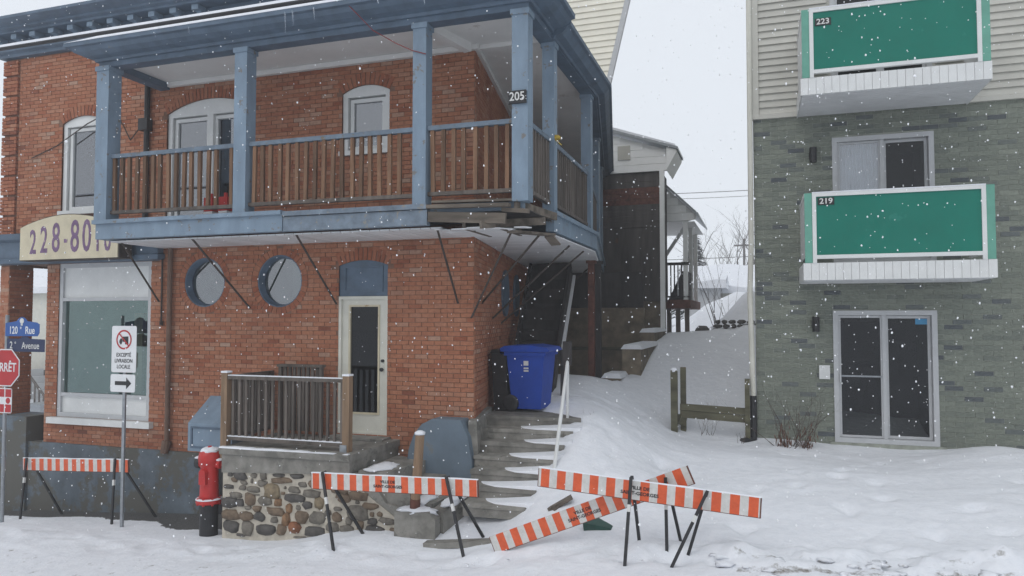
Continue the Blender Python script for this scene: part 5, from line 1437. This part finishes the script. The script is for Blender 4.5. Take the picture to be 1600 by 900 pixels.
q = MB(); q.lathe((HX + .01, HY - .11, .82), [(.0, -.06), (.055, -.058), (.06, -.03), (.06, .05)], 16, 'Y'); q.box(HX - .045, HX + .065, HY - .165, HY - .06, .66, .82); obj('front_outlet', q, MT['red'], hy)
q = MB(); q.lathe((HX - .10, HY, .93), [(.07, .0), (.07, -.06)], 16, 'X'); q.lathe((HX + .10, HY, .93), [(.055, .0), (.055, .06)], 16, 'X'); obj('nozzle', q, MT['red'], hy)
q = MB(); q.lathe((HX - .16, HY, .93), [(.078, .02), (.08, -.05), (.05, -.06), (.02, -.06), (.02, -.09)], 16, 'X'); obj('nozzle_cap', q, MT['black'], hy)
q = MB(); q.lathe((HX + .16, HY, .93), [(.062, -.01), (.062, .04), (.02, .05), (.02, .075)], 16, 'X'); obj('nozzle_cap', q, MT['red'], hy)
q = MB(); q.lathe((HX, HY, 1.15), [(.03, -.02), (.03, .03)], 5); obj('operating_nut', q, MT['red'], hy)
q = MB(); q.blob((HX, HY, 1.115), .125, .125, .052, 3, .25, 2.4, 2); obj('snow_cap', q, MT['snow'], hy, smooth=True)
q = MB(); q.blob((HX - .18, HY, 1.005), .065, .065, .025, 2, .3, 2, 3); obj('snow_patch', q, MT['snow'], hy, smooth=True)
q = MB(); q.blob((HX + .16, HY, .992), .06, .05, .02, 2, .3, 2, 5); obj('snow_patch', q, MT['snow'], hy, smooth=True)
q = MB(); q.lathe((HX, HY, .434), [(.185, 0), (.175, .014), (.15, .016)], 24)
obj('snow_ring', q, MT['snow'], hy, smooth=True)
q = MB(); q.box(HX - .27, HX - .20, HY + .22, HY + .26, -.2, .98); q.box(HX + .16, HX + .20, HY + .22, HY + .26, -.2, .98); q.box(HX - .27, HX + .20, HY + .262, HY + .28, .15, .97)
solo('black_shield', q, MT['black'], (HX, HY + .25, -.1), 'black guard plate standing right behind the fire hydrant', 'guard')

# ------------------------------------------------------------------ striped barricades
def barricade(label, base, p, r, frames, txt=True, snow=True, straps=True):
    """p, r: ends of the board's centre line; frames: (top, front foot, back foot)"""
    b = thing('barricade', base, label, 'barricade', 'striped street barricades')
    p = Vector(p); r = Vector(r); d = r - p; L = d.length; c = (p + r) / 2
    q = MB(); q.box(-L / 2, L / 2, -.011, .011, -.098, .098)
    bo = obj('board', q, MT['stripes'], b, local=True)
    bo.location = c - Vector(base); bo.rotation_euler = Matrix((d.normalized(), Vector((0, 0, 1)).cross(d).normalized(), d.cross(Vector((0, 0, 1)).cross(d)).normalized())).transposed().to_euler()
    q = MB(); n = 30
    for k in range(n):
        a, e = -L / 2 + L * k / n, -L / 2 + L * (k + 1) / n
        ha = .013 + .008 * noise.noise(Vector((a * 4, L, c.x))); he = .013 + .008 * noise.noise(Vector((e * 4, L, c.x)))
        q.hexa([(a, -.012, .0985), (e, -.012, .0985), (e, .012, .0985), (a, .012, .0985), (a, -.007, .0985 + ha), (e, -.007, .0985 + he), (e, .007, .0985 + he), (a, .007, .0985 + ha)])
    if snow: obj('board_snow', q, MT['snow'], bo, local=True)
    q = MB(); q.box(-L / 2 - .002, L / 2 + .002, -.0125, .0125, -.1005, -.0945); q.box(-L / 2 - .003, -L / 2 + .004, -.0125, .0125, -.0944, .098); q.box(L / 2 - .012, L / 2 + .002, -.0125, .0125, -.0944, .098); obj('board_edge', q, MT['rust'], bo, local=True)
    if txt:
        text('board_text', 'VILLE DE', .048, MT['ink'], bo, (-.05, -.0125, .028), local=True, sx=1.1, bold=.0015, ext=.0008)
        text('board_text', 'SAINT-GEORGES', .048, MT['ink'], bo, (-.05, -.0125, -.028), local=True, sx=1.1, bold=.0015, ext=.0008)
    for top, f1_, f2_ in frames:
        for j, ft in enumerate((f1_, f2_)):
            t = Vector(top) + Vector((0, -.025 if j == 0 else .025, 0)); ft = Vector(ft); ft = ft + (ft - t).normalized() * .12
            q = MB(); q.bar(t, ft, .032, .026, up=(0, 1, 0)); lg = obj('leg', q, MT['black'], b)
            if j == 0:
                m_ = t.lerp(ft, .30); m2 = t.lerp(ft, .38); q = MB(); q.bar(m_, m2, .034, .030, up=(0, 1, 0)); obj('leg_sticker', q, MT['pale'], lg)
    return b
barricade('orange and white barricade before the blue foundation, behind the arrow sign pole', (-10.6, 9.3, -.2), (-11.78, 9.3, .545), (-9.52, 9.3, .655),
          [((-11.68, 9.3, .66), (-11.50, 9.05, -.25), (-11.30, 9.58, -.22)), ((-9.78, 9.3, .76), (-9.58, 9.05, -.17), (-9.30, 9.58, -.12))], txt=False)
barricade('orange and white barricade in front of the cobblestone landing wall', (-4.3, 8.2, .25), (-5.43, 8.2, .935), (-3.16, 8.2, 1.0),
          [((-5.26, 8.2, 1.06), (-4.95, 7.95, .20), (-4.86, 8.48, .26)), ((-3.56, 8.2, 1.11), (-3.24, 7.95, .26), (-3.22, 8.48, .38))])
barricade('right-hand tilted barricade on black legs in the snowy yard', (-1.1, 7.75, .6), (-2.29, 7.75, 1.285), (-.01, 7.75, 1.135),
          [((-1.28, 7.72, 1.36), (-1.31, 7.50, .60), (-1.24, 7.98, .60)), ((-.52, 7.72, 1.27), (-.83, 7.55, .60), (-.72, 7.82, .60))])
barricade('collapsed barricade slanting down into the snow, behind the tilted one', (-1.8, 7.98, .6), (-2.90, 7.98, .43), (-.70, 7.98, 1.37),
          [((-.96, 7.97, 1.33), (-.94, 7.85, .60), (-.85, 8.22, .66))], snow=False)

# ------------------------------------------------------------------ street signs
sp = thing('traffic_sign', (-9.24, 8.92, -.15), 'no-truck sign with local delivery text and right arrow on steel pole', 'traffic sign')
q = MB(); q.box(-9.265, -9.215, 8.90, 8.93, -.4, 2.85); pole = obj('pole', q, MT['galv'], sp)
def plate(x0, x1, z0, z1, y, r=.03):
    pts = []
    for cx, cz, a0 in ((x1 - r, z0 + r, -90), (x1 - r, z1 - r, 0), (x0 + r, z1 - r, 90), (x0 + r, z0 + r, 180)):
        pts += [(cx + r * math.cos(R(a0 + k * 22.5)), cz + r * math.sin(R(a0 + k * 22.5))) for k in range(5)]
    q = MB(); q.prism(pts, y, y + .006); return q
q1 = obj('truck_plate', plate(-9.48, -9.00, 2.17, 2.88, 8.885), MT['signw'], sp)
q2 = obj('arrow_plate', plate(-9.49, -9.01, 1.87, 2.14, 8.885), MT['signw'], sp)
q = MB(); n = 40; cx, cz = -9.24, 2.67
for k in range(n):
    a, b = 2 * math.pi * k / n, 2 * math.pi * (k + 1) / n
    q.poly([(cx + .125 * math.cos(a), 8.882, cz + .125 * math.sin(a)), (cx + .15 * math.cos(a), 8.882, cz + .15 * math.sin(a)), (cx + .15 * math.cos(b), 8.882, cz + .15 * math.sin(b)), (cx + .125 * math.cos(b), 8.882, cz + .125 * math.sin(b))])
q.poly([(cx - .10, 8.8805, cz + .085), (cx - .085, 8.8805, cz + .10), (cx + .10, 8.8805, cz - .085), (cx + .085, 8.8805, cz - .10)])
obj('prohibition_ring', q, MT['signr'], q1)
q = MB(); q.poly([(cx - .03, 8.8825, cz - .03), (cx + .085, 8.8825, cz - .045), (cx + .085, 8.8825, cz + .05), (cx - .03, 8.8825, cz + .045)]); q.poly([(cx - .09, 8.8825, cz - .05), (cx - .035, 8.8825, cz - .05), (cx - .035, 8.8825, cz + .02), (cx - .07, 8.8825, cz + .015), (cx - .09, 8.8825, cz - .015)])
for ox in (-.06, .04, .07): q.poly([(cx + ox + .02 * math.cos(k * .628), 8.8822, cz - .055 + .02 * math.sin(k * .628)) for k in range(10)])
obj('truck_symbol', q, MT['ink'], q1)
for s_, z in (('EXCEPTÉ', 2.435), ('LIVRAISON', 2.345), ('LOCALE', 2.255)): text('sign_text', s_, .083, MT['ink'], q1, (cx, 8.8825, z), sx=.86, bold=.001, ext=.001)
q = MB(); q.poly([(-9.40, 8.882, 1.975), (-9.18, 8.882, 1.975), (-9.18, 8.882, 2.035), (-9.40, 8.882, 2.035)]); q.poly([(-9.18, 8.882, 1.915), (-9.08, 8.882, 2.005), (-9.18, 8.882, 2.095)]); obj('arrow_symbol', q, MT['ink'], q2)

ss = thing('street_sign_post', (-11.6, 8.8, -.3), 'red stop sign with two blue street name plates at left edge', 'street sign')
q = MB(); q.tube((-11.62, 8.83, -.5), (-11.62, 8.83, 3.05), .03, n=10); obj('pole', q, MT['galv'], ss)
def ngon(cx, cz, r, y, n=8, a0=22.5, th=.006):
    q = MB(); q.prism([(cx + r * math.cos(R(a0 + 360 * k / n)), cz + r * math.sin(R(a0 + 360 * k / n))) for k in range(n)], y, y + th); return q
oc = obj('stop_plate', ngon(-11.57, 2.20, .325, 8.785), MT['signw'], ss)
obj('stop_face', ngon(-11.57, 2.20, .305, 8.781, th=.004), MT['signr'], oc)
text('stop_text', 'ARRÊT', .20, MT['signw'], oc, (-11.57, 8.779, 2.20), sx=.80, bold=.003, ext=.001)
pw = obj('allway_plate', plate(-11.72, -11.42, 1.47, 1.87, 8.785), MT['signw'], ss)
q = MB()
for ix in range(2):
    for iz in range(2):
        xa = -11.71 + ix * .155; za = 1.485 + iz * .245; q.box(xa, xa + .125, 8.780, 8.7845, za, za + .125)
q.poly([(-11.50 + .05 * math.cos(k * .524), 8.7835, 1.67 + .05 * math.sin(k * .524)) for k in range(12)]); obj('allway_mark', q, MT['signr'], pw)
q = MB(); pts = [(-11.60, 2.71), (-10.90, 2.71), (-10.86, 2.76), (-10.86, 2.90), (-10.92, 2.93), (-11.12, 2.95), (-11.17, 3.0), (-11.24, 3.02), (-11.31, 3.0), (-11.36, 2.95), (-11.60, 2.92)]; q.prism(pts, 8.785, 8.79); p1_ = obj('rue_plate', q, MT['signb'], ss)
text('street_name', '120', .17, MT['signw'], p1_, (-11.42, 8.782, 2.80), sx=.75, bold=.002, ext=.001); text('street_name', 'e', .08, MT['signw'], p1_, (-11.26, 8.782, 2.85), ext=.001); text('street_name', 'Rue', .17, MT['signw'], p1_, (-11.06, 8.782, 2.80), sx=.78, bold=.002, ext=.001)
q = MB(); q.prism([(-11.24 + .045 * math.cos(k * .628), 2.955 + .045 * math.sin(k * .628)) for k in range(10)], 8.780, 8.7845); q.prism([(-11.26, 2.88), (-11.22, 2.88), (-11.22, 2.92), (-11.26, 2.92)], 8.780, 8.7845); obj('crest', q, MT['pale'], p1_)
q = MB(); q.prism([(-11.58, 2.46), (-10.76, 2.46), (-10.76, 2.66), (-11.08, 2.67), (-11.14, 2.705), (-11.24, 2.705), (-11.30, 2.67), (-11.58, 2.67)], 8.80, 8.806); p2_ = obj('avenue_plate', q, MT['signn'], ss)
text('street_name', '2', .16, MT['pale'], p2_, (-11.48, 8.797, 2.56), sx=.8, bold=.001, ext=.001); text('street_name', 'e', .075, MT['pale'], p2_, (-11.39, 8.797, 2.61), ext=.001); text('street_name', 'Avenue', .155, MT['pale'], p2_, (-11.06, 8.797, 2.555), sx=.80, bold=.001, ext=.001)

# ------------------------------------------------------------------ cable, string, small things
oc = thing('overhead_cable', (-20, 6, 6.0), 'thick black overhead cable carrying a ridge of snow across the facade', 'cable')
q = MB(); q2 = MB(); n = 60
for k in range(n):
    xa, xb = -24 + 36 * k / n, -24 + 36 * (k + 1) / n
    q.tube((xa, 6, 6.045), (xb, 6, 6.045), .021, n=8, caps=False)
    ha = .03 + .006 * noise.noise(Vector((xa * 2, 0, 0))); hb = .03 + .006 * noise.noise(Vector((xb * 2, 0, 0)))
    q2.hexa([(xa, 5.982, 6.058), (xb, 5.982, 6.058), (xb, 6.018, 6.058), (xa, 6.018, 6.058), (xa, 5.99, 6.058 + ha), (xb, 5.99, 6.058 + hb), (xb, 6.01, 6.058 + hb), (xa, 6.01, 6.058 + ha)])
obj('sheath', q, MT['black'], oc); obj('cable_snow', q2, MT['snow'], oc)
q = MB(); pp = [(-5.15, 8.29, 7.2), (-4.97, 8.40, 7.0), (-4.80, 8.55, 6.80), (-4.5, 8.64, 6.62), (-4.27, 8.64, 6.50), (-4.07, 8.64, 6.43)]
for a, b in zip(pp[:-1], pp[1:]): q.tube(a, b, .006, n=5, caps=False)
solo('red_string', q, MT['string'], pp[0], 'thin red string tied round the third balcony column', 'string')
for x, lab in ((-8.14, 'red and white jug on the balcony behind balusters, left one'), (-7.86, 'red and white jug on the balcony behind balusters, right one')):
    j = thing('jug', (x, 9.45, 4.48), lab, 'jug', 'red jugs on the balcony')
    q = MB(); q.box(x - .08, x + .08, 9.38, 9.52, 4.48, 4.66); obj('lower_half', q, MT['signw'], j)
    q = MB(); q.box(x - .08, x + .08, 9.38, 9.52, 4.662, 4.88); q.tube((x, 9.45, 4.88), (x, 9.45, 4.95), .03, n=10); obj('upper_half', q, MT['red'], j)
zz = g(-1.72, 8.35)
q = MB(); q.hexa([(-1.92, 8.30, zz - .02), (-1.62, 8.36, zz - .10), (-1.60, 8.6, zz - .08), (-1.90, 8.55, zz), (-1.93, 8.29, zz + .09), (-1.62, 8.35, zz + .035), (-1.60, 8.6, zz + .05), (-1.91, 8.55, zz + .1)])
solo('green_lid', q, MT['dgreen'], (-1.75, 8.4, zz), 'corner of a dark green lid half buried under the fallen barricade', 'lid')
zz = g(-2.35, 8.75)
q = MB(); q.bar((-2.45, 8.70, zz - .03), (-2.18, 8.80, zz + .13), .10, .04); q.bar((-2.38, 8.66, zz), (-2.22, 8.9, zz + .05), .06, .05)
solo('broken_plank', q, MT['rot'], (-2.35, 8.75, zz), 'broken dark plank sticking from snow below the white handrail', 'plank')
q = MB(); q.bar((-3.9, 8.33, g(-3.9, 8.33) - .015), (-3.0, 8.36, g(-3.0, 8.36) - .045), .14, .07)
solo('kerb_stone', q, MT['conc'], (-3.4, 8.37, .3), 'concrete edging stone breaking the snow before the side steps', 'kerb')

# dirty clods thrown up by the plough, half sunk in the ridge
q = MB(); rn = random.Random(12); dv = []
for k in range(60):
    x = rn.uniform(-.4, 4.2) if rn.random() < .75 else rn.uniform(-8, -1); yr = 7.85 if x > -3 else 7.85 + .05 * (-3 - x)
    y = yr - .25 + rn.gauss(0, .13); s_ = rn.uniform(.015, .055) * (1 if x > -.4 else .25)
    n0 = len(q.v); q.blob((x, y, g(x, y) + .02), s_ * rn.uniform(1.2, 2.2), s_, s_ * .55, 2, 1.1, 2.4, k)
    zc = g(x, y) + .02
    dv += [max(0, min(.55, .28 - 6 * (v[2] - zc - .1 * s_) + rn.uniform(-.05, .1))) for v in q.v[n0:]]
co = obj('slush_clods', q, MT['snow'], None, kind='stuff', smooth=True)
att = co.data.attributes.new('dirt', 'FLOAT', 'POINT'); att.data.foreach_set('value', dv)

# ------------------------------------------------------------------ falling snow
fv = np.array(ICO[1][0]); ff = np.array(ICO[1][1])
rs = np.random.RandomState(4); NF = 15000
cen = np.c_[rs.uniform(-15, 8, NF), rs.uniform(2.6, 14.0, NF), rs.uniform(-.2, 9.5, NF)]
inside = (cen[:, 1] > 8.3) & (cen[:, 0] < -2.0) & (cen[:, 1] > 9.8) | ((cen[:, 1] > 12.9) & (cen[:, 0] > -.1))
cen = np.r_[cen[~inside], np.c_[rs.uniform(-3.2, 1.2, 90), rs.uniform(1.6, 2.8, 90), rs.uniform(1.6, 4.6, 90)]]
near = rs.rand(len(cen)) < np.clip((cen[:, 1] - 1.0) / 6.0, .12, 1); cen = cen[near]
siz = (0.0038 + 0.0072 * rs.rand(len(cen)) ** 2.6) * np.clip(cen[:, 1] / 8.0, .5, 1.2)
vv = []; fc = []
for i, (c, s_) in enumerate(zip(cen, siz)):
    k = len(vv) 
    w = fv * (s_ * rs.uniform(.6, 1.25, (12, 1))) * np.array([1, 1, rs.uniform(.9, 1.6)]) + c
    vv += w.tolist(); fc += (ff + k).tolist()
fm = bpy.data.meshes.new('falling_snow'); fm.from_pydata(vv, [], fc)
m_, nt, b_ = new_mat('snowflake'); b_.inputs['Base Color'].default_value = (.93, .94, .96, 1); b_.inputs['Roughness'].default_value = .9
b_.inputs['Subsurface Weight'].default_value = 0.0
fm.materials.append(m_); fo = bpy.data.objects.new('falling_snow', fm); COL.objects.link(fo); fo['kind'] = 'stuff'

# ------------------------------------------------------------------ snow haze in the air
q = MB(); q.box(-120, 120, -40, 120, -9, 22)
hz, nt, b_ = new_mat('snow_haze'); nt.nodes.remove(b_)
pv = nt.nodes.new('ShaderNodeVolumePrincipled'); pv.inputs['Color'].default_value = (.97, .975, .985, 1); pv.inputs['Density'].default_value = 0.0031; pv.inputs['Density Attribute'].default_value = ''; pv.inputs['Anisotropy'].default_value = 0.2
nt.links.new(pv.outputs[0], nt.nodes['Material Output'].inputs['Volume'])
obj('haze', q, hz, None, kind='stuff')
